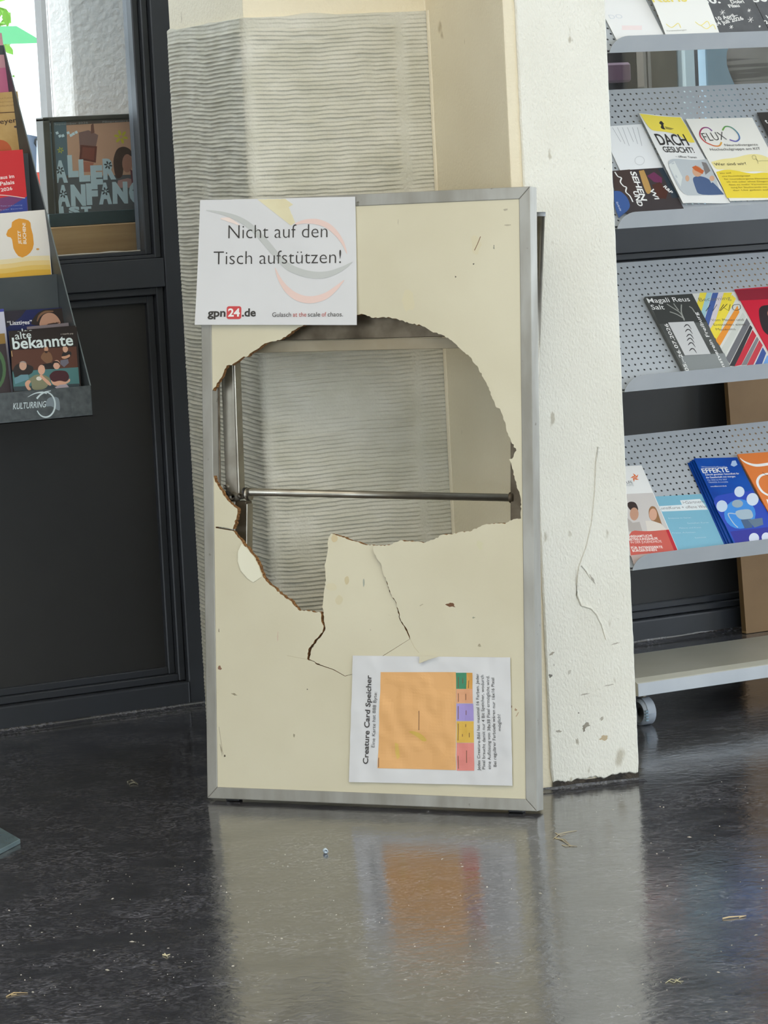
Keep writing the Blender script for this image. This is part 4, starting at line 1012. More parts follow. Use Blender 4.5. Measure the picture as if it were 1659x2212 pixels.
s.text('EFFEKTE', Z7(990, 580), Z7(1262, 568), 9.5, W_, 0.02); s.text('Wissenschaftsreihe', Z7(975, 524), Z7(1240, 522), 3, (200, 214, 236)); s.text('Zukunft gestalten: Gesundheit für', Z7(1015, 605), Z7(1365, 592), 3.6, W_, 0.01); s.text('die Gesellschaft von morgen', Z7(1025, 634), Z7(1325, 622), 3.6, W_, 0.01)
s.text('Mai 2026 bis Mai 2027', Z7(1040, 660), Z7(1240, 652), 3, (190, 206, 232)); s.text('TRIANGEL Kronenplatz', Z7(1050, 684), Z7(1250, 676), 3, (190, 206, 232)); s.text('www.effekte-karlsruhe.de', Z7(1070, 724), Z7(1235, 718), 2.8, W_)
s.cut(); s.poly([Z7(*p) for p in [(1275, 500), (1290, 455), (1325, 450), (1345, 495), (1310, 515)]], (170, 196, 228))
for (a_, b_, r_, c_) in ((1365, 772, 11, (206, 220, 236)), (1500, 850, 13, (210, 222, 236)), (1185, 920, 12, (196, 212, 232)), (1515, 1250, 11, (214, 220, 236)), (1640, 1240, 10, (214, 220, 236))): s.cut(); s.ell(*Z7(a_, b_), r_, r_ * 1.05, c_)
s.cut(); s.ell(*Z7(1345, 895), 12, 8.5, (150, 170, 184)); s.poly([Z7(*p) for p in [(1320, 965), (1480, 945), (1510, 1020), (1490, 1050), (1380, 1060), (1330, 1020)]], (164, 184, 198)); s.poly([Z7(*p) for p in [(1380, 1060), (1480, 1050), (1500, 1140), (1420, 1150)]], (70, 96, 130)); s.poly([Z7(*p) for p in [(1450, 1060), (1600, 1040), (1610, 1110), (1520, 1140)]], (96, 118, 140)); s.stroke([Z7(1330, 1000), Z7(1250, 1000), Z7(1300, 1090), Z7(1350, 1140)], 2.6, (176, 196, 214)); s.done()
s = rack_sheet('flyer', 'orange flyer with white ribbon loops at the right edge of the lowest shelf', t4, [(1593, 981), (1720, 972), (1800, 1156), (1692, 1166)], (226, 126, 58), 0.0125, thick=0.003)
s.stroke([Z7(*p) for p in [(1370, 425), (1430, 470), (1530, 500), (1640, 490), (1740, 470)]], [1, 5, 7, 7, 6], W_)
s.stroke([Z7(*p) for p in [(1660, 585), (1580, 610), (1550, 680), (1600, 770), (1690, 820)]], [4, 5, 6, 6, 5], W_); s.stroke([Z7(1600, 570), Z7(1640, 600), Z7(1690, 610)], 1.0, K_); s.stroke([Z7(1650, 850), Z7(1680, 930), Z7(1720, 990)], 4, W_); s.done()

# ------------------------------------------------------------------ leaflet dispenser on the wall, left
LY = -0.30
LX = on_y(200, 898, LY).x
zb0, zb1 = on_y(200, 898, LY).z, on_y(190, 833, LY).z
disp = empty('leaflet_dispenser', Matrix.Translation(V((LX, 0, zb0))))
tag(disp, 'anthracite metal leaflet dispenser with stepped pockets hung on the dark window wall', 'dispenser')
LW = 0.46
def lp(x, y, z): return (x - LX, y, z - zb0)
side = [(LY, zb0), (LY, zb1), (-0.0126, 1.2903), (-0.004, 1.31), (-0.004, zb0)]
for nm, x0_, x1_ in (('side_panel', LX - 0.0015, LX), ('side_panel', LX - LW, LX - LW + 0.0015)):
    vs = [lp(x0_, a, b) for a, b in side] + [lp(x1_, a, b) for a, b in side]; n = 5
    mk(nm, vs, [tuple(range(n)), tuple(range(2 * n - 1, n - 1, -1))] + [(i, (i + 1) % n, n + (i + 1) % n, n + i) for i in range(n)], M_rack_dark, disp)
mk('side_edge', *tube_data([lp(LX - 0.0007, a, b) for a, b in side[1:4]], 0.0013, 6), flat((126, 136, 138), 0.35, 0.4), disp)
box('back_panel', (-LW, 0, -0.0045, -0.002, 0.0, 1.31 - zb0), M_rack_dark, disp)
box('bottom_tray', (-LW, 0, LY, -0.005, 0.0, 0.0015), M_rack_dark, disp)
M_lip = surf('mottled_lip_print', (92, 98, 100), (66, 72, 74), rough=0.42, scale=70, lo=0.3, hi=0.7)
box('front_lip', (-LW, -0.0016, LY, LY + 0.0015, 0.0, zb1 - zb0), M_lip, disp)
def plate(px, py, zlow, name):
    p = on_x(px, py, LX)
    o = box(name, (-LW + 0.002, -0.0022, p.y, p.y + 0.0015, zlow - zb0 - 0.075, p.z - zb0), M_rack_dark, disp)
    box('pocket_floor', (-LW + 0.002, -0.0022, p.y + 0.0016, -0.006, zlow - zb0, zlow - zb0 + 0.0015), M_rack_dark, disp)
    return p
pB = plate(125, 592, 0.855, 'pocket_front'); pA = plate(63, 331, 1.064, 'pocket_front')
# lettering on the lip
def Z8(x, y): return (x * 0.13566, 640 + y * 0.13566)
lipS = Sheet('lip_print', None, None, V((0, LY - 0.0002, 0)), V((1, 0, 0)), V((0, -1, 0)), [(20, 852), (150, 838), (156, 893), (26, 907)], M_lip, thick=0.0001, parent=disp)
SW = (206, 220, 222)
lipS.poly([Z8(*p) for p in [(745, 1640), (800, 1605), (900, 1600), (945, 1640), (960, 1830), (890, 1800), (820, 1745), (720, 1760)]], (128, 140, 146))
ringp = [(Z8(725, 1725)[0] + 20.5 * math.cos(w), Z8(725, 1725)[1] + 27 * math.sin(w)) for w in [math.radians(a) for a in range(-115, 165, 14)]]
lipS.stroke(ringp, [1.5 + 1.6 * math.sin(i / len(ringp) * math.pi) for i in range(len(ringp))], SW)
lipS.stroke([Z8(*p) for p in [(440, 1605), (560, 1545), (680, 1530), (745, 1550)]], [0.6, 2, 3, 1.5], SW); lipS.stroke([Z8(*p) for p in [(585, 1630), (640, 1570), (720, 1525), (810, 1505)]], [3.5, 3, 2.6, 0.8], SW)
lipS.text('KULTURRING', Z8(205, 1800), Z8(725, 1765), 13, SW, 0.01, shear=0.18); lipS.done()

def disp_sheet(name, label, yb_, ref, b, quad, col, off=0.0, thick=0.0008, cat='flyer', group=None):
    n_ = V((0, -1, b)).normalized(); p = on_y(ref[0], ref[1], yb_)
    return Sheet(name, label, cat, p, V((1, 0, 0)), n_, quad, col if isinstance(col, bpy.types.Material) else flat(col, 0.4), thick=thick, off=off, group=group)
def Z9(x, y): return (x * 0.12656, 180 + y * 0.12656)
def Z3(x, y): return (x * 0.12055, 440 + y * 0.12055)
b1 = 0.16
s = disp_sheet('flyer', 'pink two-tone flyer in the top pocket at the left picture edge', -0.030, (22, 300), b1, [(-95, 80), (3.5, 71), (36, 300), (-62, 310)], (200, 150, 158)); s.poly([(-90, 152), (12, 146), (36, 300), (-62, 310)], (196, 108, 140)); s.done()
s = disp_sheet('flyer', 'tan art-hall flyer ending in the letters eyer, top left pocket', -0.055, (54, 370), b1, [(-72, 206), (38, 197), (60, 372), (-50, 382)], surf('parchment_print', (204, 170, 112), (188, 152, 92), rough=0.5, scale=26))
s.text('STAATLICHE', (-9, 215), (30.5, 212), 2.6, (150, 118, 76)); s.text('KUNSTHALLE', (-7, 223), (30.5, 220), 2.6, (150, 118, 76)); s.text('KARLSRUHE', (-4, 231), (31.5, 228), 2.6, (150, 118, 76)); s.poly([(-40, 245), (34, 241), (34, 243), (-40, 247)], (96, 66, 44))
s.text('eyer', (0.5, 268), (36, 264), 10.5, (72, 54, 46), 0.01); s.ell(34, 274, 4, 2.4, (90, 76, 72)); s.ell(0, 330, 26, 28, (196, 96, 56)); s.done()
s = disp_sheet('flyer', 'red flyer naming a house in the Palais 2026 with blue foot, middle pocket', pB.y + 0.055, (60, 458), b1, [(-85, 332), (49, 323), (62, 470), (-74, 482)], (206, 46, 52), thick=0.004)
s.poly([(-60, 440), (20, 424), (58, 428), (62, 470), (-74, 482)], (116, 60, 110)); s.poly([(58, 424), (60, 460), (-20, 466), (20, 448)], (52, 70, 150)); s.text('Haus im', (-7, 388), (31, 384), 7.5, (244, 226, 222), 0.02); s.text('Palais', (0.5, 401), (31.5, 397), 8, (244, 226, 222), 0.02); s.text('2026', (2, 414), (27, 410), 7, (244, 226, 222), 0.02)
s.stroke([(-40, 421), (10, 422), (54, 428)], 1.4, (230, 206, 200)); s.text('mit Musik, Tanz und Lesung', (-30, 448), (48, 444), 2.5, (150, 160, 210)); s.text('freier Eintritt', (0, 455), (49, 451), 2.5, (150, 160, 210)); s.done()
s = disp_sheet('flyer', 'white flyer with an orange blot reading Jetzt buchen, middle pocket', pB.y + 0.018, (112, 595), b1, [(-60, 466), (101, 452.5), (113, 610), (-46, 622)], (232, 228, 220), thick=0.002)
for (y0_, y1_, c) in ((556, 566, (236, 220, 176)), (566, 576, (236, 208, 140)), (576, 586, (232, 196, 104)), (586, 612, (226, 178, 64))):
    s.poly([(-48, y0_ + 8), (20, y0_ + 4), (60, y0_ - 3), (107 + (y0_ - 556) * 0.08, y0_ - 4), (107.6 + (y1_ - 556) * 0.08, y1_ - 4), (60, y1_ + 2), (-47, y1_ + 10)], c)
blot = [(340, 265), (430, 275), (510, 300), (545, 340), (555, 430), (590, 560), (605, 720), (585, 810), (540, 880), (480, 930), (400, 965), (330, 940), (280, 880), (240, 800), (215, 640), (190, 605), (130, 590), (110, 550), (140, 470), (205, 420), (215, 330), (270, 290)]
s.poly([Z3(*p) for p in blot], (226, 156, 52)); s.ell(*Z3(675, 815), 3.4, 2.2, (214, 160, 84))
s.text('JETZT', Z3(380, 725), Z3(365, 485), 6, (246, 236, 220), 0.02); s.text('BUCHEN!', Z3(472, 722), Z3(455, 348), 6.5, (246, 236, 220), 0.02); s.done()
s = disp_sheet('flyer', 'blue flyer titled Lisztiges with a half-hidden face, bottom pocket', LY + 0.075, (145, 870), b1, [(7.5, 673), (137, 664), (160, 862), (34, 872)], (34, 42, 92))
s.poly([Z8(*p) for p in [(60, 245), (420, 215), (330, 330), (110, 500), (95, 480)]], (48, 44, 56)); s.poly([Z8(*p) for p in [(480, 470), (520, 360), (600, 260), (700, 215), (860, 200), (1010, 185), (1050, 470), (980, 460)]], (46, 36, 32))
s.poly([Z8(*p) for p in [(620, 470), (640, 380), (680, 300), (760, 260), (850, 270), (920, 330), (965, 410), (955, 440), (900, 420), (800, 430), (700, 470)]], (196, 150, 124)); s.stroke([Z8(590, 400), Z8(630, 310), Z8(720, 250), Z8(850, 240)], [2, 4, 4, 2], (130, 96, 70)); s.stroke([Z8(760, 445), Z8(860, 425)], 1.3, (96, 66, 52)); s.stroke([Z8(890, 420), Z8(950, 415)], 1.3, (96, 66, 52))
s.text('“Lisztiges”', Z8(115, 460), Z8(512, 440), 8.5, (236, 236, 238), 0.02); s.done()
s = disp_sheet('flyer', 'white and lilac flyer cut by the left picture edge, bottom pocket', LY + 0.066, (10, 860), b1, [(-70, 675), (7.8, 667), (30, 858), (-50, 868)], (206, 206, 222)); s.poly([(-70, 675), (7.8, 667), (8.5, 673), (-69, 681)], (70, 76, 160)); s.done()
s = disp_sheet('flyer', 'brown brochure with green rings under a gold top, left end of bottom pocket', LY + 0.030, (20, 855), b1, [(-95, 728), (10, 720), (24.5, 856), (-80, 866)], (66, 56, 58))
s.poly([(-95, 728), (10, 720), (12, 742), (-90, 752)], (150, 118, 60)); s.ell(-14, 798, 27, 46, (84, 116, 78)); s.ell(-16, 800, 22, 38, (50, 62, 52)); s.ell(-18, 802, 15, 26, (110, 146, 96)); s.done()
s = disp_sheet('card', 'plain mauve-grey card sticking up behind the band brochure', LY + 0.048, (150, 850), b1, [(58, 706), (148, 697), (166, 850), (78, 858)], (132, 122, 126), cat='card'); s.done()
for k in (0, 1):
    dy = -3.0 if k == 0 else 0.0
    s = disp_sheet('brochure', ('rear copy of the alte bekannte band brochure, peeking out above the front one', 'front alte bekannte brochure with five seated men, bottom pocket')[k], LY + (0.028, 0.014)[k], (100, 852), b1,
                   [(21.5 - 2 * (1 - k), 718 + dy), (166 - 3 * (1 - k), 706 + dy), (176, 850), (31, 863)], (44, 36, 34), thick=0.003, cat='brochure', group='alte bekannte brochures in the bottom pocket')
    q = lambda x, y: (Z8(x, y)[0] + (4 if k == 0 else 0), Z8(x, y)[1] + (-7 if k == 0 else 0))
    s.text('alte', q(245, 690), q(502, 662), 15.5, (222, 232, 230), 0.005)
    if k:
        P = lambda pts, c: s.poly([Z8(*p) for p in pts], c)
        P([(180, 860), (1215, 800), (1240, 1150), (190, 1180)], (92, 56, 42)); P([(195, 1200), (1245, 1130), (1265, 1400), (215, 1470)], (78, 124, 124)); P([(215, 1440), (1262, 1390), (1262, 1480), (225, 1510)], (58, 70, 74))
        P([(205, 1180), (240, 1100), (320, 1060), (420, 1080), (540, 1120), (520, 1220), (440, 1260), (230, 1290)], (44, 38, 36)); P([(225, 1310), (330, 1250), (445, 1245), (460, 1320), (240, 1400)], (104, 146, 156)); s.ell(*Z8(365, 1105), 8.0, 10, (204, 162, 138)); P([(305, 1060), (340, 1035), (400, 1040), (425, 1070), (360, 1050)], (150, 146, 142))
        P([(640, 980), (680, 900), (730, 880), (800, 890), (840, 980), (830, 1040), (760, 1080), (700, 1040)], (128, 92, 66)); s.ell(*Z8(735, 845), 4.4, 6.6, (196, 148, 118)); P([(705, 870), (765, 870), (750, 905), (720, 905)], (60, 40, 32))
        P([(980, 950), (1000, 890), (1060, 870), (1130, 880), (1140, 930), (1090, 1010), (1000, 1000)], (40, 36, 38)); s.ell(*Z8(1040, 835), 5.8, 8.2, (208, 162, 136)); P([(1000, 805), (1030, 770), (1075, 780), (1085, 830), (1060, 800)], (50, 38, 34)); P([(970, 960), (1050, 950), (1110, 920), (1120, 960), (1040, 1000), (990, 990)], (206, 156, 126)); P([(960, 1020), (1080, 1000), (1095, 1060), (1020, 1130), (960, 1080)], (110, 108, 120))
        P([(640, 1090), (800, 1060), (900, 1100), (870, 1160), (700, 1160)], (34, 30, 30))
        P([(500, 1290), (560, 1250), (680, 1240), (790, 1300), (800, 1340), (730, 1480), (510, 1500), (500, 1360), (440, 1330)], (134, 134, 106)); s.ell(*Z8(660, 1170), 7.6, 10.6, (222, 172, 146)); P([(612, 1150), (630, 1105), (700, 1105), (712, 1150), (660, 1115)], (212, 168, 144)); s.ell(*Z8(620, 1310), 6, 4.5, (226, 222, 208)); P([(620, 1260), (660, 1240), (690, 1280), (800, 1370), (820, 1420), (780, 1425), (670, 1320)], (218, 168, 140)); P([(385, 1390), (440, 1330), (500, 1350), (450, 1420), (505, 1490), (440, 1500)], (214, 166, 138))
        P([(780, 1260), (850, 1190), (950, 1180), (1060, 1190), (1110, 1290), (1050, 1370), (850, 1380), (800, 1320)], (72, 34, 40)); s.ell(*Z8(900, 1090), 7.6, 10, (218, 170, 146)); P([(820, 1080), (850, 1030), (920, 1030), (955, 1070), (950, 1110), (930, 1060), (860, 1060), (845, 1110)], (40, 30, 28)); P([(800, 1320), (850, 1370), (950, 1340), (1060, 1370), (1110, 1300), (1120, 1360), (1000, 1420), (900, 1430), (830, 1400)], (220, 170, 142)); P([(870, 1450), (950, 1410), (1060, 1400), (1100, 1450), (900, 1470)], (176, 164, 172))
        s.text('bekannte', Z8(205, 842), Z8(1168, 778), 24, (222, 234, 232), 0.02); s.text('a cappella pop', Z8(965, 612), Z8(1165, 602), 3, (210, 200, 190)); s.stroke([Z8(180, 870), Z8(192, 960)], 1.4, (216, 176, 120)); 
    s.done()

# ------------------------------------------------------------------ outside the left window
structure(box('ground_outside', (-14, 16, 0.1, 30, -0.25, -0.15), surf('pale_paving', (196, 194, 188), (180, 178, 172), rough=0.9, scale=3)))
YP = 0.50
xa = on_y(112, 200, YP + 0.03).x; xb = on_y(160, 200, YP).x; xl = on_y(99, 200, 7.0).x; xll = on_y(42, 200, 7.3).x
pil = prism('stucco_pilaster', [(xa, YP + 0.03), (xb, YP), (xb + 1.0, YP), (xb + 1.0, YP + 0.3), (xa + 0.15, YP + 0.3)], -0.15, 3.6, M_stucco, bevel=0.006, seg=2)
tag(pil, 'white rough stucco pilaster outside the left window, right of the groove', 'pilaster')
pil2 = prism('house_wall', [(xll, 7.3), (xl + 0.6, 7.0), (xl + 0.6, 7.6), (xll + 0.25, 7.9)], -0.15, 4.5, M_stucco, bevel=0.01, seg=2)
tag(pil2, 'sunlit white house wall across the street, left of the stucco pilaster', 'building')
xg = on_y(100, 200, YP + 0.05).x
prism('shaded_return', [(xg, YP + 0.05), (xa - 0.001, YP + 0.031), (xa + 0.05, YP + 0.2), (xg + 0.066, YP + 0.2)], -0.15, 3.6, surf('painted_shade_grey', (128, 126, 126), (118, 116, 116), rough=0.9, bump=0.3, bscale=60), pil)  # shade of this return is painted in as grey beside the white stucco

# display case with poster behind the pane
PY = 0.20
pc = [on_y(105, 262, PY), on_y(330, 245, PY), on_y(112, 462, PY)]
X0, X1, Zt, Zb = pc[0].x, pc[0].x + 0.42, pc[0].z, pc[2].z
case = empty('poster_case', Matrix.Translation(V((X0, PY, Zb))))
tag(case, 'dark framed poster case standing on an oak ledge behind the left window', 'poster case')
box('case_back', (0, X1 - X0, 0.006, 0.03, 0, Zt - Zb), flat((60, 58, 54), 0.5), case)
M_case = surf('case_frame', (84, 78, 68), (70, 64, 56), rough=0.4, scale=10)
fw_ = 0.014
box('case_frame', (-fw_, 0, -0.004, 0.03, 0.0, Zt - Zb + 0.006), M_case, case, bevel=0.001); box('case_frame', (X1 - X0, X1 - X0 + fw_, -0.004, 0.03, 0, Zt - Zb + 0.006), M_case, case, bevel=0.001)
box('case_frame', (-fw_, X1 - X0 + fw_, -0.004, 0.03, Zt - Zb, Zt - Zb + 0.008), M_case, case, bevel=0.001); box('case_frame', (-fw_, X1 - X0 + fw_, -0.006, 0.03, -0.026, 0.0), surf('case_foot', (60, 74, 76), rough=0.3), case, bevel=0.001)
box('inner_rail', (0.006, 0.010, -0.001, 0.006, 0, Zt - Zb), M_case, case)
ledge = box('oak_ledge', (1.2, X1 + 0.3, PY - 0.012, PY + 0.25, 0.72, Zb - 0.0265), M_wood, bevel=0.002)
tag(ledge, 'light oak ledge below the poster case, behind the left window', 'ledge')
def Z1(x, y): return (x * 0.26522, y * 0.26522)
s = Sheet('poster', 'film poster with bubble letters ALLER ANFANG IST inside the case behind glass', 'poster', V((0, PY + 0.004, 0)), V((1, 0, 0)), V((0, -1, 0)), [Z1(400, 1000), Z1(1160, 962), Z1(1190, 1722), Z1(440, 1752)], flat((104, 88, 80), 0.4))
P = lambda pts, c: s.poly([Z1(*p) for p in pts], tuple(min(255, int(q * 1.22)) for q in c))
P([(400, 1000), (540, 992), (560, 1420), (430, 1500)], (82, 96, 102)); P([(540, 1020), (1080, 990), (1130, 1420), (560, 1440)], (182, 138, 110)); P([(640, 1080), (720, 1060), (800, 1100), (780, 1200), (650, 1220)], (124, 92, 84)); P([(740, 1020), (760, 1000), (770, 1080), (740, 1090)], (112, 70, 56)); P([(430, 1460), (1140, 1420), (1190, 1722), (445, 1750)], (84, 82, 82))
P([(655, 1180), (790, 1192), (780, 1325), (645, 1300)], (96, 44, 34)); P([(672, 1198), (772, 1206), (764, 1306), (664, 1286)], (120, 62, 48)); P([(665, 1310), (765, 1325), (740, 1400), (680, 1400)], (160, 96, 76))
P([(930, 1400), (920, 1300), (950, 1210), (1010, 1190), (1070, 1220), (1085, 1300), (1060, 1260), (1010, 1300), (1000, 1440), (950, 1460)], (66, 44, 36)); s.ell(*Z1(1036, 1330), 11, 20, (188, 128, 104)); P([(960, 1470), (1040, 1450), (1110, 1470), (1120, 1530), (950, 1530)], (160, 120, 112)); P([(1060, 1380), (1100, 1400), (1120, 1560), (1080, 1560)], (96, 44, 50))
for k, (a_, b_) in enumerate(((427, 1085), (465, 1083), (487, 1108), (512, 1105), (555, 1082), (578, 1102), (597, 1090), (620, 1078))): P([(a_ - 14, b_ - 6), (a_ + 6, b_ - 14), (a_ + 14, b_ + 6), (a_ - 6, b_ + 14)], (190, 200, 200))
def flower(x, y, r, c):
    for k in range(6):
        w = k * math.pi / 3 + 0.2; c0_ = Z1(x, y); s.ell(c0_[0] + r * 0.62 * math.cos(w), c0_[1] + r * 0.62 * math.sin(w), r * 0.42, r * 0.2, c, n=10, rot=w)
flower(985, 1115, 15, (222, 204, 60)); flower(492, 1223, 7, (196, 190, 70))
LC = (206, 220, 220)
for (ch, x0_, x1_, y0_, y1_) in (('A', 440, 552, 1475, 1325), ('L', 555, 640, 1430, 1280), ('L', 645, 735, 1465, 1315), ('E', 740, 838, 1492, 1362), ('R', 840, 945, 1450, 1308), ('A', 465, 572, 1672, 1525), ('N', 578, 700, 1665, 1520), ('F', 705, 800, 1655, 1510), ('A', 806, 912, 1650, 1505), ('N', 918, 1042, 1645, 1498), ('G', 1052, 1165, 1640, 1495), ('I', 478, 520, 1800, 1682), ('S', 560, 650, 1800, 1682), ('T', 660, 745, 1800, 1682)):
    if y0_ > 1752: y0_ = 1746; y1_ = 1690
    s.text(ch, Z1(x0_, y0_), Z1(x1_, y0_ - 4), (y0_ - y1_) * 0.26522, LC, 0.075)
for (x, y) in ((488, 1388), (515, 1580), (880, 1345), (858, 1558), (1112, 1555)): flower(x, y, 9, (66, 70, 70))
s.text('2. September 2026', Z1(400, 1022), Z1(715, 1006), 4, (180, 176, 170)); s.text('Filmpremiere', Z1(835, 1000), Z1(1040, 990), 4, (180, 176, 170))
s.done()

# trees beyond the window, a green awning and things in the street
def leafy(name, label, c, rx, ry, rz, n, col, seed, trunk_h):
    r = random.Random(seed); root = empty(name, Matrix.Translation(V((c[0], c[1], -0.15)))); tag(root, label, 'tree')
    vs, fs = [], []
    for i in range(n):
        a, b, d = r.gauss(0, 0.45), r.gauss(0, 0.45), r.gauss(0, 0.45)
        p = V((a * rx, b * ry, c[2] + 0.15 + d * rz)); sz = r.uniform(0.03, 0.07)
        u_ = V((r.uniform(-1, 1), r.uniform(-1, 1), r.uniform(-1, 1))).normalized(); w_ = u_.cross(V((r.uniform(-1, 1), r.uniform(-1, 1), r.uniform(-1, 1)))).normalized()
        k = len(vs); vs += [p - u_ * sz, p + w_ * sz * 0.45 + u_.cross(w_) * sz * 0.1, p + u_ * sz, p - w_ * sz * 0.45 + u_.cross(w_) * sz * 0.1]; fs += [(k, k + 1, k + 2), (k, k + 2, k + 3)]
    o = mk('foliage', vs, fs, surf('leaf_green', col, (col[0] - 30, col[1] - 20, max(0, col[2] - 10)), rough=0.5, scale=2), root); o['kind'] = 'stuff'
    tube('trunk', [(0, 0, 0), (0.05, 0, trunk_h * 0.6), (0, 0, trunk_h + 0.6)], [0.12, 0.09, 0.05], flat((96, 78, 58), 0.9), root)
    return root
tp_ = on_y(-60, 60, 11.0)
leafy('street_tree', 'sunlit green tree outside seen past the leaflet dispenser', (tp_.x, 11.0, tp_.z), 1.0, 0.8, 1.3, 900, (112, 160, 40), 5, 1.6)
g0, g1 = on_y(3, 57, 6.0), on_y(38, 100, 6.0)
aw = empty('green_awning', Matrix.Translation(V((g0.x, 6.0, g0.z)))); tag(aw, 'small bright green awning outside the left window', 'awning')
mk('canopy', [(-0.4, 0, 0), (g1.x - g0.x, 0, 0), (g1.x - g0.x, -0.25, g1.z - g0.z), (-0.4, -0.25, g1.z - g0.z), (-0.4, 0.02, 0), (g1.x - g0.x, 0.02, 0)], [(0, 1, 2, 3), (0, 4, 5, 1)], flat((24, 128, 66), 0.6), aw)
for x in (-0.38, -0.20): tube('pole', [(x, -0.01, g1.z - g0.z), (x, 0.0, -g0.z - 0.15)], 0.02, M_steel, aw)
# traffic cone and a parked scooter, both half hidden by the poster case
cp = on_y(95, 378, 3.0)
cone = empty('traffic_cone', Matrix.Translation(V((cp.x, 3.0, -0.15)))); tag(cone, 'red and white striped traffic cone outside beside the poster case', 'cone')
H_ = cp.z + 0.15 + 0.10
prof = [(0.10, 0.03)] + [(0.10 - 0.085 * (k / 14), 0.03 + (H_ - 0.03) * k / 14) for k in range(1, 15)]
for i in range(14): tube('cone_band', [(0, 0, prof[i][1]), (0, 0, prof[i + 1][1] - 0.001)], [prof[i][0], prof[i + 1][0]], flat((206, 64, 44) if i % 2 == 0 else (176, 182, 196), 0.5), cone, seg=18)
box('cone_foot', (-0.2, 0.2, -0.2, 0.2, 0.0, 0.03), M_black, cone, bevel=0.01)
sp = on_y(80, 330, 4.0)
sc_ = empty('motor_scooter', Matrix.Translation(V((sp.x, 4.0, -0.15)))); tag(sc_, 'pale blue parked scooter outside, behind the poster case', 'scooter')
hz_ = sp.z + 0.15
tube('body', [(-0.1, 0, hz_ * 0.45), (0.1, 0, hz_ * 0.6), (0.5, 0, hz_ * 0.62), (0.8, 0, hz_ * 0.5)], [0.12, 0.2, 0.22, 0.1], flat((150, 170, 200), 0.3), sc_, seg=16)
tube('front_shield', [(-0.16, 0, hz_ * 0.35), (-0.1, 0, hz_ * 0.8), (-0.02, 0, hz_ + 0.05)], [0.16, 0.15, 0.06], flat((120, 136, 160), 0.35), sc_, seg=14)
for x in (-0.18, 0.75): tube('wheel', [(x, -0.05, 0.22), (x, 0.05, 0.22)], 0.22, M_black, sc_, seg=22)
tube('handlebar', [(-0.02, -0.3, hz_ + 0.03), (-0.02, 0.3, hz_ + 0.03)], 0.018, M_black, sc_, seg=8)

# ------------------------------------------------------------------ people set outside the right window in place of reflections in its glass
def person(name, label, loc, rz, joints, edges, shirt, trousers, skin, hair, arms_bare=True, stripes=None):
    root = empty(name, Matrix.Translation(V(loc)) @ Matrix.Rotation(rz, 4, 'Z')); tag(root, label, 'person')
    me = bpy.data.meshes.new('body'); names = list(joints)
    me.from_pydata([joints[k][0] for k in names], [], [(names.index(a), names.index(b)) for a, b in edges])
    o = bpy.data.objects.new('body', me); link(o, root)
    m = o.modifiers.new('skin', 'SKIN'); m.use_smooth_shade = True
    if not me.skin_vertices: 
        bpy.context.view_layer.objects.active = o; bpy.ops.mesh.customdata_skin_add()
    for i, k in enumerate(names):
        r = joints[k][1]; me.skin_vertices[0].data[i].radius = r if isinstance(r, tuple) else (r, r)
        me.skin_vertices[0].data[i].use_root = (k == 'pelvis')
    sb = o.modifiers.new('sub', 'SUBSURF'); sb.levels = 2; sb.render_levels = 2
    dg = bpy.context.evaluated_depsgraph_get(); ev = bpy.data.meshes.new_from_object(o.evaluated_get(dg)); o.modifiers.clear(); o.data = ev
    for c in (skin, shirt, trousers): ev.materials.append(flat(c, 0.7))
    if stripes: ev.materials[1] = surf('striped_shirt', shirt, stripes, rough=0.8, scale=3.0, stretch=(1, 1, 26), detail=1, lo=0.47, hi=0.53)
    zs, zh = joints['neck'][0][2] - 0.02, joints['pelvis'][0][2] + 0.02
    el = [V(joints[k][0]) for k in names if k.startswith('elbow')]; wr = [V(joints[k][0]) for k in names if k.startswith('wrist') or k.startswith('finger')]
    for p in ev.polygons:
        c = p.center; p.use_smooth = True
        near_arm = arms_bare and wr and min((c - w).length for w in wr) < 0.20 and min((c - w).length for w in el) > 0.04
        if c.z > zs or near_arm: p.material_index = 0
        elif c.z > zh: p.material_index = 1
        else: p.material_index = 2
    hd = V(joints['head'][0])
    bm = bmesh.new(); bmesh.ops.create_uvsphere(bm, u_segments=18, v_segments=12, radius=1.0)
    for v in list(bm.verts):
        v.co = V((v.co.x * 0.098, v.co.y * 0.112 + 0.012, v.co.z * 0.125)) + hd + V((0, 0, 0.03))
    bmesh.ops.delete(bm, geom=[v for v in bm.verts if v.co.z < hd.z - 0.01 and v.co.y < hd.y + 0.02], context='VERTS')
    from_bm('hair', bm, flat(hair, 0.8), root, smooth=True)
    for s_ in (-1, 1):
        bm = bmesh.new(); bmesh.ops.create_uvsphere(bm, u_segments=8, v_segments=6, radius=0.011); bmesh.ops.translate(bm, verts=bm.verts[:], vec=hd + V((s_ * 0.032, -0.088, 0.0)))
        from_bm('eye', bm, flat((30, 26, 24), 0.3), root, smooth=True)
        bm = bmesh.new(); bmesh.ops.create_uvsphere(bm, u_segments=8, v_segments=6, radius=0.024); bmesh.ops.translate(bm, verts=bm.verts[:], vec=hd + V((s_ * 0.094, 0.005, -0.01)))
        from_bm('ear', bm, flat(skin, 0.7), root, smooth=True)
    v_, f_ = tube_data([hd + V((0, -0.09, 0.01)), hd + V((0, -0.112, -0.022)), hd + V((0, -0.09, -0.034))], [0.009, 0.015, 0.01], 8); mk('nose', v_, f_, flat(skin, 0.7), root, smooth=True)
    v_, f_ = tube_data([hd + V((-0.025, -0.084, -0.062)), hd + V((0, -0.094, -0.064)), hd + V((0.025, -0.084, -0.062))], [0.004, 0.007, 0.004], 8); mk('mouth', v_, f_, flat((170, 96, 88), 0.6), root, smooth=True)
    return root
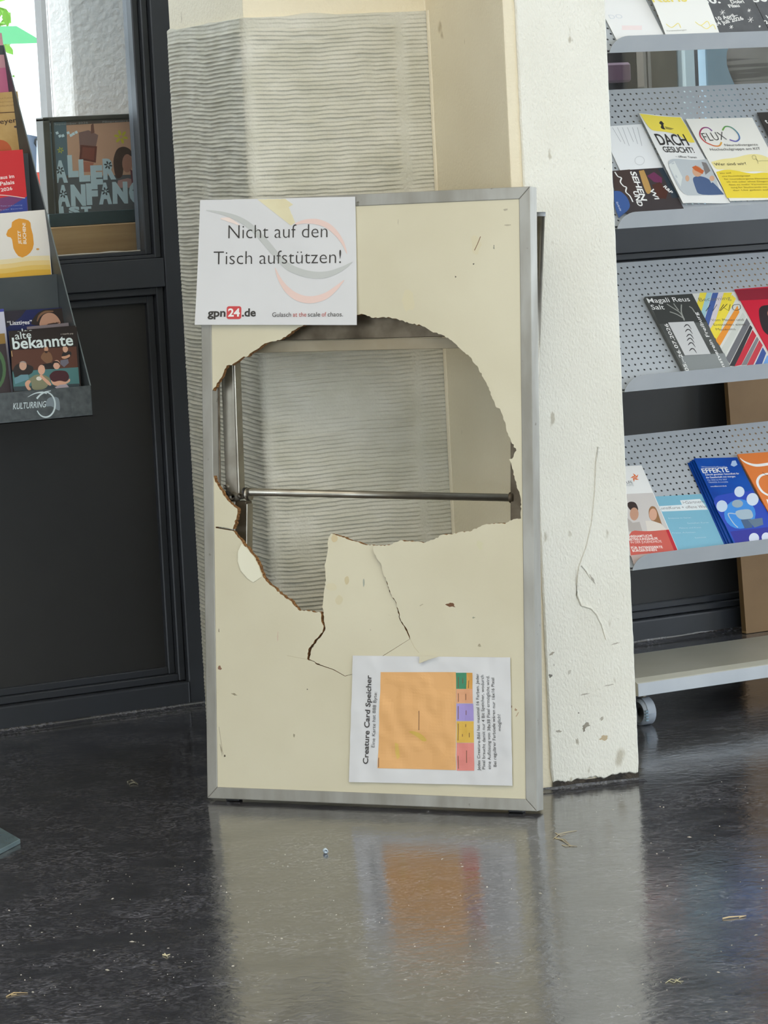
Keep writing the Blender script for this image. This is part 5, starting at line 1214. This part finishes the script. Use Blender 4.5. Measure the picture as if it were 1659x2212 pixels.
def standing(arm_l, arm_r):
    j = {'pelvis': ((0, 0, 0.95), (0.15, 0.11)), 'waist': ((0, 0, 1.10), (0.14, 0.10)), 'chest': ((0, 0, 1.30), (0.17, 0.11)), 'collar': ((0, 0, 1.42), (0.12, 0.085)), 'neck': ((0, 0, 1.50), 0.055), 'head': ((0, -0.02, 1.62), (0.082, 0.098)), 'crown': ((0, -0.01, 1.70), (0.07, 0.08))}
    e = [('pelvis', 'waist'), ('waist', 'chest'), ('chest', 'collar'), ('collar', 'neck'), ('neck', 'head'), ('head', 'crown')]
    for s_, nm, arm in ((-1, 'l', arm_l), (1, 'r', arm_r)):
        j['hip' + nm] = ((s_ * 0.10, 0, 0.88), (0.10, 0.10)); j['knee' + nm] = ((s_ * 0.11, -0.02, 0.49), 0.062); j['ankle' + nm] = ((s_ * 0.11, 0.02, 0.08), 0.042); j['toe' + nm] = ((s_ * 0.12, -0.15, 0.035), (0.042, 0.03))
        e += [('pelvis', 'hip' + nm), ('hip' + nm, 'knee' + nm), ('knee' + nm, 'ankle' + nm), ('ankle' + nm, 'toe' + nm)]
        j['shoulder' + nm] = ((s_ * 0.20, 0, 1.41), 0.062); j['elbow' + nm] = (arm[0], 0.043); j['wrist' + nm] = (arm[1], 0.028)
        e += [('collar', 'shoulder' + nm), ('shoulder' + nm, 'elbow' + nm), ('elbow' + nm, 'wrist' + nm)]
        w = V(arm[1]); d = (w - V(arm[0])).normalized(); sd = d.cross(V((0, 0, 1)))
        sd = sd.normalized() if sd.length > 0.1 else V((0, 1, 0)); uu = sd.cross(d)
        j['palm' + nm] = (tuple(w + d * 0.06), (0.034, 0.02)); e.append(('wrist' + nm, 'palm' + nm))
        for q, (a_, l_) in enumerate(((-0.026, 0.068), (-0.009, 0.078), (0.009, 0.074), (0.026, 0.058))):
            b0 = w + d * 0.085 + sd * a_; b1 = b0 + d * l_ * 0.5 - uu * 0.006; b2 = b0 + d * l_ * 0.9 - uu * 0.022
            for t_, pt, rr_ in ((0, b0, 0.010), (1, b1, 0.009), (2, b2, 0.008)): j['finger%s%d%d' % (nm, q, t_)] = (tuple(pt), rr_)
            e += [('palm' + nm, 'finger%s%d0' % (nm, q)), ('finger%s%d0' % (nm, q), 'finger%s%d1' % (nm, q)), ('finger%s%d1' % (nm, q), 'finger%s%d2' % (nm, q))]
        b0 = w + d * 0.035 + sd * 0.036; b1 = b0 + d * 0.035 + sd * 0.018
        j['finger%s90' % nm] = (tuple(b0), 0.011); j['finger%s91' % nm] = (tuple(b1), 0.009); e += [('palm' + nm, 'finger%s90' % nm), ('finger%s90' % nm, 'finger%s91' % nm)]
    return j, e
jj, ee = standing(((-0.27, -0.14, 1.20), (-0.08, -0.30, 1.37)), ((0.28, 0.02, 1.12), (0.22, -0.14, 0.90)))
q_ = on_y(1735, 140, 0.80)
person('person', 'person in a grey striped shirt with raised bare forearm set outside for a reflection in the right window', (q_.x, 0.85, -0.15), 0.35, jj, ee, (104, 98, 94), (60, 64, 78), (186, 138, 112), (60, 46, 38), stripes=(58, 54, 54))
jj, ee = standing(((-0.27, 0.02, 1.12), (-0.20, -0.16, 0.92)), ((0.28, 0.0, 1.14), (0.10, -0.24, 1.22)))
q_ = on_y(1480, 150, 2.4)
person('person', 'person in a dark navy shirt behind the white bar, for a reflection in the right window', (q_.x, 2.4, -0.15), -0.2, jj, ee, (26, 30, 44), (40, 40, 46), (150, 108, 88), (40, 32, 28))
# made-up front outside, in place of room reflections in the right window
YF = 1.35
q_ = on_y(1395, 150, YF)
fac = empty('reflection_front', Matrix.Translation(V((q_.x, YF, -0.15)))); tag(fac, 'made-up brown front with grey jambs and a white bar, for reflections in the right window', 'entrance')
fx = lambda px: on_y(px, 145, YF).x - q_.x
box('wall', (-1.2, fx(1374), 0.0, 0.06, 0.0, 3.2), surf('dark_front', (52, 44, 46), (40, 34, 36), rough=0.6, scale=3), fac)
for a_, b_ in ((1376, 1382), (1386, 1392)): box('grey_jamb', (fx(a_), fx(b_), -0.03, 0.03, 0.0, 3.2), flat((132, 126, 120), 0.5), fac)
box('brown_panel', (fx(1393), fx(1462), 0.0, 0.04, 0.0, 3.2), surf('brown_front', (120, 112, 100), (84, 70, 60), rough=0.5, scale=9, stretch=(1, 1, 0.4)), fac)
box('white_reflection', (fx(1465), fx(1487), -0.03, 0.03, 0.0, 3.2), flat((196, 214, 222), 0.5), fac, bevel=0.002)
box('pale_reflection', (fx(1526), fx(1600), 0.0, 0.04, 0.0, 2.2), surf('pale_blue_reflection', (150, 176, 190), (120, 146, 162), rough=0.4, scale=2), fac, bevel=0.003)
box('side_wall', (fx(1600) + 0.001, 1.6, 0.02, 0.06, 0.0, 3.2), flat((70, 62, 58), 0.6), fac)
m_ = on_y(1340, 178, YF - 0.06)
box('letter_box', (m_.x - q_.x - 0.05, m_.x - q_.x + 0.03, -0.07, 0.0, m_.z + 0.15, m_.z + 0.15 + 0.05), flat((104, 78, 92), 0.4), fac, bevel=0.006)

# ------------------------------------------------------------------ foot of a stand at the left edge, and litter on the floor
fp = [on_z(44, 1812, 0.008), on_z(-60, 1752, 0.008), on_z(-160, 1830, 0.008), on_z(-40, 1856, 0.008)]
stand = empty('floor_stand', Matrix.Translation(V((fp[2].x, fp[2].y, 0)))); tag(stand, 'corner of a flat blue-grey stand foot on the floor at the left edge', 'stand')
prism('foot_plate', [(p.x - fp[2].x, p.y - fp[2].y) for p in fp], 0.0, 0.008, surf('blue_grey_steel', (126, 146, 150), (114, 134, 140), rough=0.25, metallic=0.3, scale=12), stand, bevel=0.001)
cxy = sum(((p - fp[2]) for p in fp), V((0, 0, 0))) / 4
tube('pole', [(cxy.x - 0.02, cxy.y, 0.008), (cxy.x - 0.02, cxy.y, 1.1)], 0.012, M_steel, stand, seg=14)

p = on_z(703, 1838, 0.004); d = V((0.35, 0.94, 0)) * 0.0055
pel = tube('plastic_pellet', [(-d.x, -d.y, 0), (-d.x * 0.8, -d.y * 0.8, 0), (d.x * 0.8, d.y * 0.8, 0), (d.x, d.y, 0)], [0.0028, 0.0038, 0.0038, 0.0028], flat((206, 222, 236), 0.35), seg=14, matrix=Matrix.Translation(V((p.x, p.y, 0.0039))))
tag(pel, 'tiny white plastic tube lying in the table reflection on the floor', 'litter')
def shreds(label, px, py, segs, r, col, cat='litter', name='dry_grass_tuft'):
    c = on_z(px, py, 0.0); root = empty(name, Matrix.Translation(V((c.x, c.y, 0)))); tag(root, label, cat)
    for sg in segs:
        pts = []
        for i, q in enumerate(sg):
            w = on_z(q[0], q[1], 0.0) - c; pts.append((w.x, w.y, r + (0.0007 * math.sin(math.pi * i / max(1, len(sg) - 1)))))
        tube('stalk', pts, [r] * (len(pts) - 1) + [r * 0.5], flat(col, 0.7), root, seg=6)
    return root
shreds('forked dry grass tuft lying right of the table corner', 1215, 1812, [[(1196, 1812), (1208, 1803), (1225, 1799), (1246, 1795)], [(1198, 1810), (1215, 1816), (1232, 1828), (1247, 1829)], [(1200, 1812), (1220, 1815), (1228, 1822)], [(1200, 1800), (1210, 1806), (1222, 1803)], [(1214, 1826), (1222, 1829), (1240, 1828)]], 0.0006, (186, 170, 134))
shreds('straight pale straw on the dark floor near the right edge', 1585, 1984, [[(1561, 1986), (1575, 1984), (1612, 1980)], [(1597, 1983), (1608, 1981)]], 0.0012, (206, 184, 146), name='straw')
shreds('curled pale grass shred at the lower right of the floor', 1458, 2121, [[(1438, 2124), (1450, 2117), (1466, 2122), (1476, 2120)], [(1444, 2119), (1456, 2125), (1470, 2113)], [(1460, 2116), (1472, 2125)]], 0.0006, (190, 184, 150))
shreds('short yellowish straw at the lower left floor edge', 30, 2150, [[(14, 2154), (30, 2147), (60, 2146)], [(24, 2151), (36, 2149)]], 0.0009, (184, 160, 116), name='straw')
shreds('bent pale crumb of straw left of the table reflection', 360, 2065, [[(352, 2064), (360, 2067), (367, 2063)], [(356, 2062), (362, 2069)]], 0.0011, (206, 196, 160), name='straw')
shreds('small dusty leaf scrap on the floor below the dark wall', 286, 1692, [[(276, 1691), (284, 1688), (296, 1694)], [(280, 1695), (290, 1693), (298, 1696)]], 0.0017, (120, 116, 100), name='leaf_scrap')
# crumbs and dust scattered over the floor
r = random.Random(21); vs, fs = [], []
for i in range(420):
    p = on_z(r.uniform(-40, 1700), 1600 + 640 * r.random() ** 0.8, 0.0)
    if p.y > -1.36: continue
    sz = 0.0006 + 0.0011 * r.random() ** 3; a = r.uniform(0, 6.28); L_ = sz * r.choice((1, 1, 1.4, 2.6))
    u_ = V((math.cos(a), math.sin(a), 0)); w_ = V((-math.sin(a), math.cos(a), 0)); k = len(vs)
    vs += [p - u_ * L_, p + w_ * sz * 0.6, p + u_ * L_, p - w_ * sz * 0.6, p + V((0, 0, sz * 0.8))]
    fs += [(k, k + 1, k + 4), (k + 1, k + 2, k + 4), (k + 2, k + 3, k + 4), (k + 3, k, k + 4)]
cr_ = mk('floor_crumbs', vs, fs, surf('dust_crumbs', (206, 200, 184), (150, 144, 130), rough=0.8, scale=40)); cr_['kind'] = 'stuff'; tag(cr_, 'pale dust and crumbs scattered over the black floor', 'dust')
